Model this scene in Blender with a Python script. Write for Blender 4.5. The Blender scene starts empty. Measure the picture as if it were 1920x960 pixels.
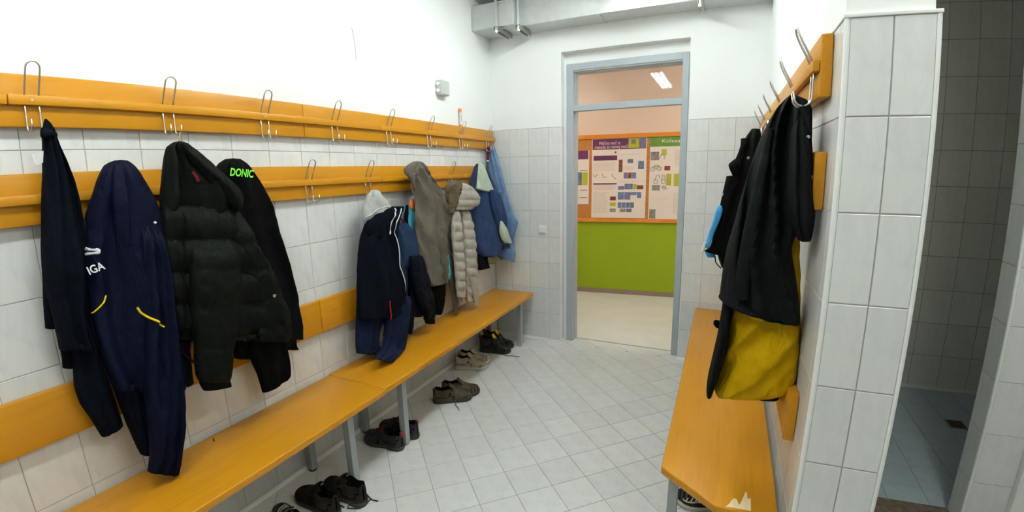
import bpy, bmesh, math, random
from mathutils import Vector, Matrix, noise
from mathutils.bvhtree import BVHTree
random.seed(7)
PI = math.pi
scene = bpy.context.scene
COL = scene.collection

# ------------------------------------------------------------------ camera (wide phone lens with mild barrel distortion)
cam_data = bpy.data.cameras.new('camera')
cam = bpy.data.objects.new('camera', cam_data)
COL.objects.link(cam)
right = Vector((0.9050587, 0.42479112, -0.02052464))
up = Vector((-0.06041502, 0.17619155, 0.98250016))
fwd = Vector((-0.42097361, 0.88798032, -0.18512746))
m = Matrix((right, up, -fwd)).transposed().to_4x4()
m.translation = Vector((2.0617, -0.7267, 1.6459))
cam.matrix_world = m
cam_data.type = 'PANO'
cam_data.panorama_type = 'FISHEYE_LENS_POLYNOMIAL'
cam_data.sensor_fit = 'HORIZONTAL'
cam_data.sensor_width = 36.0
cam_data.sensor_height = 18.0
cam_data.fisheye_fov = PI
cam_data.fisheye_polynomial_k0 = 0.0
cam_data.fisheye_polynomial_k1 = -6.37060880e-02
cam_data.fisheye_polynomial_k2 = 3.31025287e-04
cam_data.fisheye_polynomial_k3 = 4.41374885e-05
cam_data.fisheye_polynomial_k4 = -1.17755801e-06
cam_data.clip_start = 0.02
scene.camera = cam

# ------------------------------------------------------------------ world, exposure
world = bpy.data.worlds.new('world')
scene.world = world
world.use_nodes = True
world.node_tree.nodes['Background'].inputs[0].default_value = (0.9, 0.95, 1.0, 1)
world.node_tree.nodes['Background'].inputs[1].default_value = 0.02
scene.view_settings.view_transform = 'Standard'
scene.view_settings.look = 'None'
scene.view_settings.exposure = 0.0
scene.view_settings.gamma = 1.0
scene.view_settings.use_curve_mapping = False
TUBE_MAIN = 56.0      # lamp over the middle of the room
TUBE_NEAR = 60.0       # lamp above the camera end
FILL_PASSAGE = 44.0    # added fill lamp in the passage, brightens shower, jamb and pillar
FILL_HALL = 75.0  # added unseen pair of lamps that light the hall

# ------------------------------------------------------------------ dimensions (metres)
W = 2.339          # face of the right-hand partition
L = 3.2254         # face of the door wall
YP = 0.703         # near end of the partition
XP = 2.560         # far face of the partition
CEIL = 3.12
TZ = [0.025 + 0.25 * k for k in range(9)]
TW = 0.197

# ------------------------------------------------------------------ materials
def new_mat(name):
    m = bpy.data.materials.new(name)
    m.use_nodes = True
    nt = m.node_tree
    return m, nt, nt.nodes['Principled BSDF']

def ramp(nt, fac, stops):
    r = nt.nodes.new('ShaderNodeValToRGB')
    while len(r.color_ramp.elements) < len(stops):
        r.color_ramp.elements.new(0.5)
    for e, (p, c) in zip(r.color_ramp.elements, stops):
        e.position = p
        e.color = (*c, 1)
    nt.links.new(fac, r.inputs[0])
    return r.outputs[0]

def noise_tex(nt, scale=(1, 1, 1), freq=5.0, detail=4.0, rough=0.5, dist=0.0):
    tc = nt.nodes.new('ShaderNodeTexCoord')
    mp = nt.nodes.new('ShaderNodeMapping')
    mp.inputs['Scale'].default_value = scale
    n = nt.nodes.new('ShaderNodeTexNoise')
    n.inputs['Scale'].default_value = freq
    n.inputs['Detail'].default_value = detail
    n.inputs['Roughness'].default_value = rough
    n.inputs['Distortion'].default_value = dist
    nt.links.new(tc.outputs['Object'], mp.inputs[0])
    nt.links.new(mp.outputs[0], n.inputs['Vector'])
    return n.outputs['Fac']

def add_bump(nt, b, fac, strength, dist=0.01):
    bp = nt.nodes.new('ShaderNodeBump')
    bp.inputs['Strength'].default_value = strength
    bp.inputs['Distance'].default_value = dist
    nt.links.new(fac, bp.inputs['Height'])
    nt.links.new(bp.outputs[0], b.inputs['Normal'])

def plain(name, col, rough=0.5, metal=0.0, spec=0.5, var=0.06, freq=8.0, bump=0.0, bfreq=60.0, sheen=0.0):
    m, nt, b = new_mat(name)
    f = noise_tex(nt, freq=freq)
    lo = tuple(c * (1 - var) for c in col)
    hi = tuple(min(1, c * (1 + var)) for c in col)
    nt.links.new(ramp(nt, f, [(0.3, lo), (0.7, hi)]), b.inputs['Base Color'])
    b.inputs['Roughness'].default_value = rough
    b.inputs['Metallic'].default_value = metal
    b.inputs['Specular IOR Level'].default_value = spec
    if sheen:
        b.inputs['Sheen Weight'].default_value = sheen
    if bump:
        add_bump(nt, b, noise_tex(nt, freq=bfreq, detail=2), bump, 0.004)
    return m

def tile_mat(name, col, vein, rough=0.22):
    m, nt, b = new_mat(name)
    f = noise_tex(nt, scale=(1, 1, 0.5), freq=16.0, detail=5, rough=0.6, dist=0.8)
    c = ramp(nt, f, [(0.35, vein), (0.55, col), (1.0, tuple(min(1, v * 1.03) for v in col))])
    oi = nt.nodes.new('ShaderNodeObjectInfo')
    hsv = nt.nodes.new('ShaderNodeHueSaturation')
    mr = nt.nodes.new('ShaderNodeMapRange')
    mr.inputs['To Min'].default_value = 0.96
    mr.inputs['To Max'].default_value = 1.03
    nt.links.new(oi.outputs['Random'], mr.inputs['Value'])
    nt.links.new(mr.outputs[0], hsv.inputs['Value'])
    nt.links.new(c, hsv.inputs['Color'])
    nt.links.new(hsv.outputs[0], b.inputs['Base Color'])
    b.inputs['Roughness'].default_value = rough
    b.inputs['Specular IOR Level'].default_value = 0.45
    return m

def wood_mat(name, a, bcol, axis='y', rough=0.33):
    m, nt, b = new_mat(name)
    sc = {'y': (1, 0.05, 1), 'x': (0.05, 1, 1), 'z': (1, 1, 0.05)}[axis]
    f = noise_tex(nt, scale=sc, freq=55.0, detail=6, rough=0.6)
    f2 = noise_tex(nt, scale=(1, 0.35, 1), freq=5.0, detail=2)
    mx = nt.nodes.new('ShaderNodeMath')
    mx.operation = 'ADD'
    nt.links.new(f, mx.inputs[0])
    nt.links.new(f2, mx.inputs[1])
    nt.links.new(ramp(nt, mx.outputs[0], [(0.7, bcol), (1.0, a)]), b.inputs['Base Color'])
    b.inputs['Roughness'].default_value = rough
    b.inputs['Coat Weight'].default_value = 0.0
    b.inputs['Specular IOR Level'].default_value = 0.3
    b.inputs['Coat Roughness'].default_value = 0.25
    return m

def denim_mat(name, a, bcol):
    m, nt, b = new_mat(name)
    f = noise_tex(nt, scale=(1, 1, 0.6), freq=14.0, detail=6, rough=0.7)
    nt.links.new(ramp(nt, f, [(0.35, bcol), (0.7, a)]), b.inputs['Base Color'])
    b.inputs['Roughness'].default_value = 0.9
    b.inputs['Specular IOR Level'].default_value = 0.15
    add_bump(nt, b, noise_tex(nt, freq=300.0, detail=1), 0.25, 0.002)
    return m

def fabric(name, col, rough=0.85, spec=0.06, var=0.12, bump=0.2, bf=250.0, sheen=0.0):
    m = plain(name, col, rough=rough, spec=spec, var=var, freq=10.0, sheen=sheen)
    nt = m.node_tree; b = nt.nodes['Principled BSDF']
    weave = nt.nodes.new('ShaderNodeBump'); weave.inputs['Strength'].default_value = bump; weave.inputs['Distance'].default_value = 0.003
    nt.links.new(noise_tex(nt, freq=bf, detail=2), weave.inputs['Height'])
    crease = nt.nodes.new('ShaderNodeBump'); crease.inputs['Strength'].default_value = 0.55; crease.inputs['Distance'].default_value = 0.02
    nt.links.new(noise_tex(nt, scale=(1, 1, 0.45), freq=20.0, detail=3, rough=0.45, dist=1.2), crease.inputs['Height'])
    nt.links.new(crease.outputs[0], weave.inputs['Normal'])
    nt.links.new(weave.outputs[0], b.inputs['Normal'])
    return m

def emit_mat(name, col, strength):
    m, nt, b = new_mat(name)
    b.inputs['Base Color'].default_value = (*col, 1)
    b.inputs['Emission Color'].default_value = (*col, 1)
    b.inputs['Emission Strength'].default_value = strength
    return m

M = {}
M['paint'] = plain('white_wall_paint', (0.86, 0.885, 0.88), rough=0.7, spec=0.2, var=0.012, freq=3, bump=0.05, bfreq=90)
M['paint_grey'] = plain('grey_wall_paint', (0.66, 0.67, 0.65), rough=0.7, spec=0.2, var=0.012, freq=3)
M['grout'] = plain('grey_grout', (0.46, 0.45, 0.42), rough=0.9, spec=0.1)
M['tile'] = tile_mat('white_marbled_tile', (0.73, 0.745, 0.735), (0.67, 0.69, 0.70))
M['ftile'] = tile_mat('pale_floor_tile', (0.66, 0.68, 0.665), (0.61, 0.625, 0.62), rough=0.3)
M['fgrout'] = plain('floor_grout', (0.38, 0.37, 0.345), rough=0.9, spec=0.1)
M['stile'] = tile_mat('shower_wall_tile', (0.80, 0.79, 0.68), (0.74, 0.73, 0.64))
M['sfloor'] = tile_mat('shower_floor_tile', (0.46, 0.56, 0.60), (0.42, 0.52, 0.56), rough=0.3)
M['sgrout'] = plain('dark_grout', (0.22, 0.21, 0.19), rough=0.9, spec=0.1)
M['trim'] = plain('white_plastic_trim', (0.82, 0.84, 0.83), rough=0.35, var=0.01)
M['stone'] = plain('brown_stone', (0.16, 0.12, 0.09), rough=0.4, var=0.5, freq=40)
M['wood'] = wood_mat('orange_beech', (0.53, 0.232, 0.010), (0.47, 0.194, 0.007))
M['wood_edge'] = wood_mat('beech_end_grain', (0.50, 0.23, 0.045), (0.38, 0.155, 0.025), 'x')
M['chip'] = wood_mat('bare_chipboard', (0.86, 0.70, 0.45), (0.78, 0.58, 0.33))
M['steel'] = plain('brushed_steel', (0.60, 0.58, 0.56), rough=0.32, metal=1.0, var=0.04)
M['leg'] = plain('grey_painted_steel', (0.32, 0.345, 0.35), rough=0.4, var=0.04)
M['frame'] = plain('blue_grey_frame_paint', (0.40, 0.45, 0.49), rough=0.4, var=0.03)
M['rubber'] = plain('black_rubber', (0.015, 0.015, 0.014), rough=0.7)
M['galv'] = plain('galvanised_duct', (0.60, 0.63, 0.62), rough=0.38, metal=0.35, var=0.05, freq=20)
M['zinc'] = plain('zinc_rod', (0.62, 0.64, 0.65), rough=0.3, metal=0.9)
M['zincdark'] = plain('zinc_channel', (0.42, 0.42, 0.40), rough=0.45, metal=0.7)
M['plastic_w'] = plain('white_switch_plastic', (0.82, 0.83, 0.80), rough=0.3, var=0.01)
M['plastic_g'] = plain('grey_box_plastic', (0.50, 0.53, 0.51), rough=0.45, var=0.02)
M['orange'] = plain('orange_plastic', (0.85, 0.20, 0.03), rough=0.4)
M['ceil'] = plain('ceiling_paint', (0.80, 0.80, 0.79), rough=0.8, spec=0.1, var=0.01)
M['peach'] = plain('peach_hall_paint', (0.76, 0.62, 0.51), rough=0.75, spec=0.15, var=0.01, freq=3)
M['green'] = plain('lime_green_paint', (0.28, 0.39, 0.008), rough=0.6, spec=0.3, var=0.03, freq=3)
M['hfloor'] = plain('cream_vinyl_floor', (0.62, 0.63, 0.59), rough=0.35, var=0.05, freq=4)
M['hbase'] = plain('brown_grey_baseboard', (0.25, 0.19, 0.15), rough=0.5)
M['bframe'] = wood_mat('orange_board_frame', (0.70, 0.27, 0.04), (0.60, 0.20, 0.025), 'x')
M['cork'] = plain('cork_orange', (0.50, 0.22, 0.06), rough=0.9, var=0.25, freq=80, spec=0.1)
M['tube'] = emit_mat('hall_fill_glow', (1.0, 0.96, 0.89), FILL_HALL)
M['tube_main'] = emit_mat('room_tube_glow', (0.92, 1.0, 0.985), TUBE_MAIN)
M['tube_near'] = emit_mat('near_tube_glow', (0.95, 1.0, 0.96), TUBE_NEAR)
M['fill_passage'] = emit_mat('passage_fill_glow', (0.97, 1.0, 0.93), FILL_PASSAGE)
M['lampwhite'] = plain('lamp_white_metal', (0.8, 0.8, 0.79), rough=0.4)
M['navy'] = fabric('navy_knit', (0.0024, 0.0040, 0.0085))
M['navy2'] = fabric('navy_polyester', (0.0026, 0.0044, 0.0165), rough=0.6, spec=0.07, bump=0.12)
M['navy_dark'] = fabric('dark_navy_lining', (0.0022, 0.0032, 0.0075))
M['black'] = fabric('black_cloth', (0.0026, 0.0030, 0.0030), rough=0.75)
M['coat'] = fabric('black_soft_shell', (0.0065, 0.0085, 0.0085), rough=0.7, spec=0.07, bump=0.1)
M['puff'] = fabric('black_green_nylon', (0.0034, 0.0048, 0.0036), rough=0.55, spec=0.07, bump=0.05)
M['puffnavy'] = fabric('navy_nylon', (0.0022, 0.0034, 0.0090), rough=0.55, spec=0.07, bump=0.05)
M['grey'] = fabric('light_grey_jersey', (0.42, 0.43, 0.41))
M['taupe'] = fabric('taupe_twill', (0.125, 0.108, 0.088), rough=0.8, var=0.16)
M['beige'] = fabric('beige_nylon', (0.36, 0.335, 0.285), rough=0.55, spec=0.3, bump=0.05)
M['fur'] = fabric('brown_faux_fur', (0.11, 0.085, 0.055), var=0.45, bump=0.9, bf=180)
M['royal'] = fabric('royal_blue_nylon', (0.013, 0.033, 0.098), rough=0.6, spec=0.3)
M['sage'] = fabric('pale_green_nylon', (0.42, 0.50, 0.40), rough=0.6, spec=0.3)
M['olive'] = fabric('olive_cuff', (0.15, 0.13, 0.07))
M['denim'] = denim_mat('light_denim', (0.17, 0.27, 0.44), (0.085, 0.15, 0.28))
M['denim_mid'] = denim_mat('mid_denim', (0.026, 0.050, 0.115), (0.011, 0.024, 0.060))
M['denim_dark'] = denim_mat('dark_denim', (0.0065, 0.0145, 0.046), (0.003, 0.006, 0.020))
M['cyan'] = fabric('cyan_jersey', (0.11, 0.48, 0.64))
M['skyblue'] = fabric('bright_blue_nylon', (0.07, 0.34, 0.74), rough=0.55)
M['yellow'] = fabric('mustard_yellow_canvas', (0.52, 0.31, 0.0015), rough=0.6, spec=0.07, var=0.1, bump=0.05)
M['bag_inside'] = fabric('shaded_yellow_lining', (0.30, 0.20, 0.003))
M['piping'] = fabric('yellow_piping', (0.75, 0.50, 0.01))
M['white'] = fabric('white_textile', (0.75, 0.75, 0.74), var=0.03)
M['red'] = fabric('red_textile', (0.55, 0.02, 0.02))
M['maroon'] = fabric('maroon_strap', (0.13, 0.015, 0.025))
M['lime'] = plain('bright_green_print', (0.17, 0.75, 0.04), rough=0.5)
M['tan'] = fabric('tan_hanging_loop', (0.42, 0.33, 0.18))
M['sh_brown'] = fabric('dark_brown_suede', (0.022, 0.018, 0.014), var=0.3)
M['sh_taupe'] = fabric('brown_nubuck', (0.082, 0.066, 0.045), var=0.25)
M['sh_beige'] = fabric('beige_suede', (0.40, 0.36, 0.27), var=0.1)
M['sh_black'] = fabric('black_leather', (0.012, 0.013, 0.012), rough=0.5, spec=0.4, bump=0.1)
M['sole_dark'] = plain('dark_sole', (0.030, 0.030, 0.028), rough=0.7)
M['sole_light'] = plain('off_white_sole', (0.55, 0.52, 0.43), rough=0.6)
M['inside'] = fabric('dark_shoe_lining', (0.006, 0.006, 0.006))
M['lace'] = fabric('grey_lace', (0.11, 0.105, 0.09))
M['lace_dark'] = fabric('dark_lace', (0.03, 0.03, 0.028))
M['lace_pale'] = fabric('pale_lace', (0.45, 0.41, 0.32))
M['p_paper'] = plain('poster_paper', (0.80, 0.74, 0.68), rough=0.5, var=0.01)
M['p_purple'] = plain('poster_purple', (0.13, 0.025, 0.10), rough=0.5, var=0.03)
M['p_blue'] = plain('poster_blue', (0.13, 0.20, 0.34), rough=0.5, var=0.5, freq=40)
M['p_violet'] = plain('poster_violet_blue', (0.16, 0.16, 0.30), rough=0.5, var=0.2, freq=30)
M['p_green'] = plain('poster_green', (0.13, 0.30, 0.04), rough=0.5, var=0.15)
M['p_lime'] = plain('poster_lime', (0.42, 0.47, 0.03), rough=0.5, var=0.05)
M['p_brown'] = plain('poster_brown', (0.20, 0.07, 0.03), rough=0.5, var=0.5, freq=40)
M['p_grey'] = plain('poster_grey', (0.25, 0.24, 0.22), rough=0.5, var=0.6, freq=60)
M['p_text'] = plain('poster_text_grey', (0.55, 0.48, 0.44), rough=0.5)
M['p_line'] = plain('poster_line_drawing', (0.20, 0.19, 0.17), rough=0.5)
M['p_red'] = plain('poster_red', (0.25, 0.04, 0.03), rough=0.5, var=0.3, freq=40)
M['p_white'] = plain('poster_white_lettering', (0.85, 0.75, 0.74), rough=0.5)

def glass():
    m, nt, b = new_mat('clear_pane_glass')
    tr = nt.nodes.new('ShaderNodeBsdfTransparent')
    gl = nt.nodes.new('ShaderNodeBsdfGlossy')
    gl.inputs['Roughness'].default_value = 0.02
    mx = nt.nodes.new('ShaderNodeMixShader')
    mx.inputs[0].default_value = 0.05
    nt.links.new(tr.outputs[0], mx.inputs[1])
    nt.links.new(gl.outputs[0], mx.inputs[2])
    nt.links.new(mx.outputs[0], nt.nodes['Material Output'].inputs[0])
    return m
M['glass'] = glass()

# ------------------------------------------------------------------ object helpers
def base_of(o):
    v = Vector((0, 0, 0))
    while o is not None:
        v += o.location
        o = o.parent
    return v

class MB:
    """collects geometry in world coordinates; build() links it as ONE mesh object"""
    def __init__(s):
        s.v = []; s.f = []; s.mi = []
    def add(s, verts, faces, mi=0):
        o = len(s.v)
        s.v += [Vector(p) for p in verts]
        s.f += [[i + o for i in f] for f in faces]
        s.mi += [mi] * len(faces)
        return s
    def box(s, lo, hi, bev=0.0, mi=0, seg=2):
        bm = bmesh.new()
        bmesh.ops.create_cube(bm, size=1)
        for v in bm.verts:
            v.co = Vector([lo[k] + (hi[k] - lo[k]) * (v.co[k] + 0.5) for k in range(3)])
        if bev:
            bmesh.ops.bevel(bm, geom=bm.edges[:], offset=bev, segments=seg, affect='EDGES', profile=0.5)
        bm.verts.index_update()
        s.add([v.co.copy() for v in bm.verts], [[v.index for v in f.verts] for f in bm.faces], mi)
        bm.free()
        return s
    def tube(s, pts, r, n=8, mi=0, cap=True):
        pts = [Vector(p) for p in pts]
        vs, fs = [], []
        t0 = (pts[1] - pts[0]).normalized()
        a = t0.orthogonal().normalized()
        for i, p in enumerate(pts):
            t = (pts[min(i + 1, len(pts) - 1)] - pts[max(i - 1, 0)])
            if t.length < 1e-9: t = t0
            t.normalize()
            a = (a - t * a.dot(t))
            a = a.normalized() if a.length > 1e-6 else t.orthogonal().normalized()
            b = t.cross(a)
            rr = r[i] if isinstance(r, (list, tuple)) else r
            for k in range(n):
                q = 2 * PI * k / n
                vs.append(p + (a * math.cos(q) + b * math.sin(q)) * rr)
        for i in range(len(pts) - 1):
            for k in range(n):
                k2 = (k + 1) % n
                fs.append([i * n + k, i * n + k2, (i + 1) * n + k2, (i + 1) * n + k])
        if cap:
            fs.append(list(range(n))[::-1])
            fs.append([(len(pts) - 1) * n + k for k in range(n)])
        return s.add(vs, fs, mi)
    def prism(s, poly, ext, mi=0):
        """poly: list of 3D points, ext: extrusion vector"""
        n = len(poly)
        p = [Vector(q) for q in poly]
        e = Vector(ext)
        vs = p + [q + e for q in p]
        fs = [list(range(n))[::-1], [n + i for i in range(n)]]
        fs += [[i, (i + 1) % n, n + (i + 1) % n, n + i] for i in range(n)]
        return s.add(vs, fs, mi)
    def build(s, name, mats, parent=None, smooth=False, at=None):
        b = base_of(parent) if parent is not None else Vector((0, 0, 0))
        off = Vector(at) if at is not None else Vector((0, 0, 0))
        me = bpy.data.meshes.new(name)
        me.from_pydata([tuple(v - b - off) for v in s.v], [], s.f)
        if not isinstance(mats, (list, tuple)): mats = [mats]
        for q in mats: me.materials.append(M[q] if isinstance(q, str) else q)
        for p, i in zip(me.polygons, s.mi): p.material_index = i
        bm = bmesh.new(); bm.from_mesh(me)
        bmesh.ops.recalc_face_normals(bm, faces=bm.faces)
        bm.to_mesh(me); bm.free()
        if smooth:
            for p in me.polygons: p.use_smooth = True
            if smooth != 'all':
                me.set_sharp_from_angle(angle=math.radians(40))
        o = bpy.data.objects.new(name, me)
        COL.objects.link(o)
        o.parent = parent
        o.location = off
        return o

def tag(o, label, cat, group=None):
    o['label'] = label; o['category'] = cat
    if group: o['group'] = group
    return o

def thing(name, label, cat, base=(0, 0, 0), group=None):
    o = bpy.data.objects.new(name, None)
    COL.objects.link(o)
    o.location = base
    o.empty_display_size = 0.05
    return tag(o, label, cat, group)

def struct(o, label=None):
    o['kind'] = 'structure'
    if label: o['label'] = label
    return o

# ------------------------------------------------------------------ tiles
TILES = {}
def slab_mesh(poly, n, th, bev):
    """flat convex polygon in its own plane around the origin; chamfered front"""
    n = Vector(n); P = [Vector(p) for p in poly]; k = len(P)
    c = sum(P, Vector()) / k
    ins = []
    for p in P:
        d = c - p
        ins.append(p + d.normalized() * min(bev * 1.4, d.length * 0.4))
    vs = [p - n * th for p in P] + [p - n * bev for p in P] + ins
    fs = [[2 * k + i for i in range(k)]]
    for r in (0, 1):
        fs += [[r * k + i, r * k + (i + 1) % k, (r + 1) * k + (i + 1) % k, (r + 1) * k + i] for i in range(k)]
    me = bpy.data.meshes.new('tile')
    me.from_pydata([tuple(v) for v in vs], [], fs)
    bm = bmesh.new(); bm.from_mesh(me); bmesh.ops.recalc_face_normals(bm, faces=bm.faces)
    # make sure the front faces along n
    bm.faces.ensure_lookup_table()
    if bm.faces[0].normal.dot(n) < 0:
        bmesh.ops.reverse_faces(bm, faces=bm.faces)
    bm.to_mesh(me); bm.free()
    return me

def put(name, me, parent, loc):
    o = bpy.data.objects.new(name, me)
    COL.objects.link(o)
    o.parent = parent
    o.location = Vector(loc)
    return o

def tile_rect(parent, origin, u, v, n, ucuts, vcuts, mat, gap=0.0028, th=0.007, bev=0.0012):
    u = Vector(u); v = Vector(v); n = Vector(n); origin = Vector(origin)
    for a0, a1 in zip(ucuts[:-1], ucuts[1:]):
        for b0, b1 in zip(vcuts[:-1], vcuts[1:]):
            w = a1 - a0 - gap; h = b1 - b0 - gap
            if w < 0.012 or h < 0.012: continue
            key = (tuple(u), tuple(v), tuple(n), round(w, 4), round(h, 4), mat)
            if key not in TILES:
                me = slab_mesh([u * (-w / 2) + v * (-h / 2), u * (w / 2) + v * (-h / 2), u * (w / 2) + v * (h / 2), u * (-w / 2) + v * (h / 2)], n, th, bev)
                me.materials.append(M[mat])
                TILES[key] = me
            put('tile', TILES[key], parent, origin + u * ((a0 + a1) / 2) + v * ((b0 + b1) / 2))

def cuts(lo, hi, first, step):
    c = [lo]
    k = math.ceil((lo - first) / step + 1e-6)
    while first + k * step < hi - 1e-6:
        if first + k * step > lo + 1e-6: c.append(first + k * step)
        k += 1
    c.append(hi)
    return c

# ------------------------------------------------------------------ the room
GD = 0.0025   # grout sits this far behind the tile face
Y0 = -2.4     # wall behind the camera
XR = 4.3
wl = MB()
wl.box((-0.2, Y0 - 0.2, -0.1), (-GD, L + 0.12, 2.027), mi=0)
wl.box((-0.2, Y0 - 0.2, 2.027), (-0.001, L + 0.12, CEIL), mi=1)
wall_left = struct(wl.build('wall_left', ['grout', 'paint']), 'left wall, white tiles below and bright white paint above')
tile_rect(wall_left, (0, 0, 0), (0, 1, 0), (0, 0, 1), (1, 0, 0), cuts(-1.55, L, -0.1672, TW), TZ, 'tile')
cr = MB()
cr.tube([(0.0005, 1.455, 2.515), (0.0006, 1.468, 2.46), (0.0006, 1.476, 2.40), (0.0005, 1.478, 2.33)], 0.0024, 5)
cr.build('scratch', 'plastic_g', wall_left)

# door wall with the niche
NX0, NX1, NZ = 0.700, 1.768, 2.655
wb = MB()
for lo, hi, mi in [((-0.1, L + GD, -0.1), (NX0 - 0.002, L + 0.2, 2.027), 0), ((-0.1, L, 2.027), (NX0, L + 0.2, CEIL), 1),
                   ((NX1 + 0.002, L + GD, -0.1), (W + 0.2, L + 0.2, 2.027), 0), ((NX1, L, 2.027), (W + 0.2, L + 0.2, CEIL), 1),
                   ((NX0, L, NZ), (NX1, L + 0.2, CEIL), 1)]:
    wb.box(lo, hi, mi=mi)
wb.box((NX0, L + 0.085, 2.50), (NX1, L + 0.2, NZ), mi=1)     # painted panel above the frame
wb.box((NX0 - 0.002, L + 0.085, -0.1), (0.745, L + 0.2, 2.4995), mi=1)
wb.box((1.735, L + 0.085, -0.1), (NX1 + 0.002, L + 0.2, 2.4995), mi=1)
wall_back = struct(wb.build('wall_back', ['grout', 'paint']), 'door wall, tiled to head height and painted white above')
tile_rect(wall_back, (0, L, 0), (1, 0, 0), (0, 0, 1), (0, -1, 0), cuts(0.004, NX0 - 0.008, 0.1834, TW), TZ, 'tile')
tile_rect(wall_back, (0, L, 0), (1, 0, 0), (0, 0, 1), (0, -1, 0), cuts(NX1 + 0.008, W - 0.003, 1.9229, TW), TZ, 'tile')
tile_rect(wall_back, (NX0, 0, 0), (0, 1, 0), (0, 0, 1), (1, 0, 0), [L + 0.006, L + 0.082], TZ, 'tile')
tile_rect(wall_back, (NX1, 0, 0), (0, 1, 0), (0, 0, 1), (-1, 0, 0), [L + 0.006, L + 0.082], TZ, 'tile')

# partition on the right, its near end is the tiled pillar
wr = MB()
wr.box((W + GD, YP + GD, -0.1), (XP - GD, L + 0.15, 2.027), mi=0)
wr.box((W + 0.004, YP + 0.012, 2.027), (XP - 0.012, L + 0.15, CEIL), mi=1)
wall_right = struct(wr.build('wall_right', ['grout', 'paint']), 'right partition wall whose near end is a tiled pillar')
tile_rect(wall_right, (W, 0, 0), (0, 1, 0), (0, 0, 1), (-1, 0, 0), cuts(YP + 0.011, L - 0.003, 0.955, TW), TZ, 'tile')
tile_rect(wall_right, (0, YP, 0), (1, 0, 0), (0, 0, 1), (0, -1, 0), [W + 0.011, 2.4515, XP - 0.011], TZ, 'tile', gap=0.0036)
tile_rect(wall_right, (XP, 0, 0), (0, 1, 0), (0, 0, 1), (1, 0, 0), cuts(YP + 0.011, 3.26, 0.955, TW), TZ, 'tile')

def rod_trim(n, path, r, label):
    o = MB().tube(path, r, 8).build('trim_%d' % n, 'trim', None, smooth=True)
    return struct(o, label)
rod_trim(1, [(W + 0.006, YP + 0.006, 0.0), (W + 0.006, YP + 0.006, 2.028)], 0.0078, 'white corner bead on the left edge of the pillar')
rod_trim(2, [(XP - 0.006, YP + 0.006, 0.0), (XP - 0.006, YP + 0.006, 2.028)], 0.0078, 'white corner bead on the right edge of the pillar')
rod_trim(3, [(NX0 - 0.004, L + 0.004, 0.02), (NX0 - 0.004, L + 0.004, 2.03)], 0.007, 'white corner bead left of the door niche')
rod_trim(4, [(NX1 + 0.004, L + 0.004, 0.02), (NX1 + 0.004, L + 0.004, 2.03)], 0.007, 'white corner bead right of the door niche')
tt = MB()
tt.box((W - 0.004, YP - 0.004, 2.024), (XP + 0.002, YP + 0.02, 2.034), 0.002)
tt.box((W - 0.004, YP + 0.02, 2.024), (W + 0.012, L, 2.034), 0.002)
tt.box((0, L - 0.003, 2.024), (NX0, L + 0.01, 2.032), 0.002)
tt.box((NX1, L - 0.003, 2.024), (W, L + 0.01, 2.032), 0.002)
struct(tt.build('trim_5', 'trim'), 'white cap strip along the top of the tiles')

# baseboards (white cove strips)
def cove(name, a, b, n):
    a = Vector(a); b = Vector(b); n = Vector(n)
    prof = [(0.0, 0.0), (0.012, 0.0), (0.010, 0.008), (0.004, 0.016), (0.0025, 0.026), (0.0, 0.026)]
    m = MB()
    vs = [a + n * d + Vector((0, 0, h)) for d, h in prof] + [b + n * d + Vector((0, 0, h)) for d, h in prof]
    k = len(prof)
    m.add(vs, [list(range(k))[::-1], [k + i for i in range(k)]] + [[i, (i + 1) % k, k + (i + 1) % k, k + i] for i in range(k)])
    return struct(m.build(name, 'trim'))
cove('baseboard_left', (0, Y0, 0), (0, L, 0), (1, 0, 0))
cove('baseboard_back', (0, L, 0), (NX0 + 0.002, L, 0), (0, -1, 0))
cove('baseboard_niche', (NX0, L, 0), (NX0, L + 0.085, 0), (1, 0, 0))
cove('baseboard_door', (NX1 - 0.002, L, 0), (W, L, 0), (0, -1, 0))
cove('baseboard_right', (W, YP, 0), (W, L, 0), (-1, 0, 0))

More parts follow.
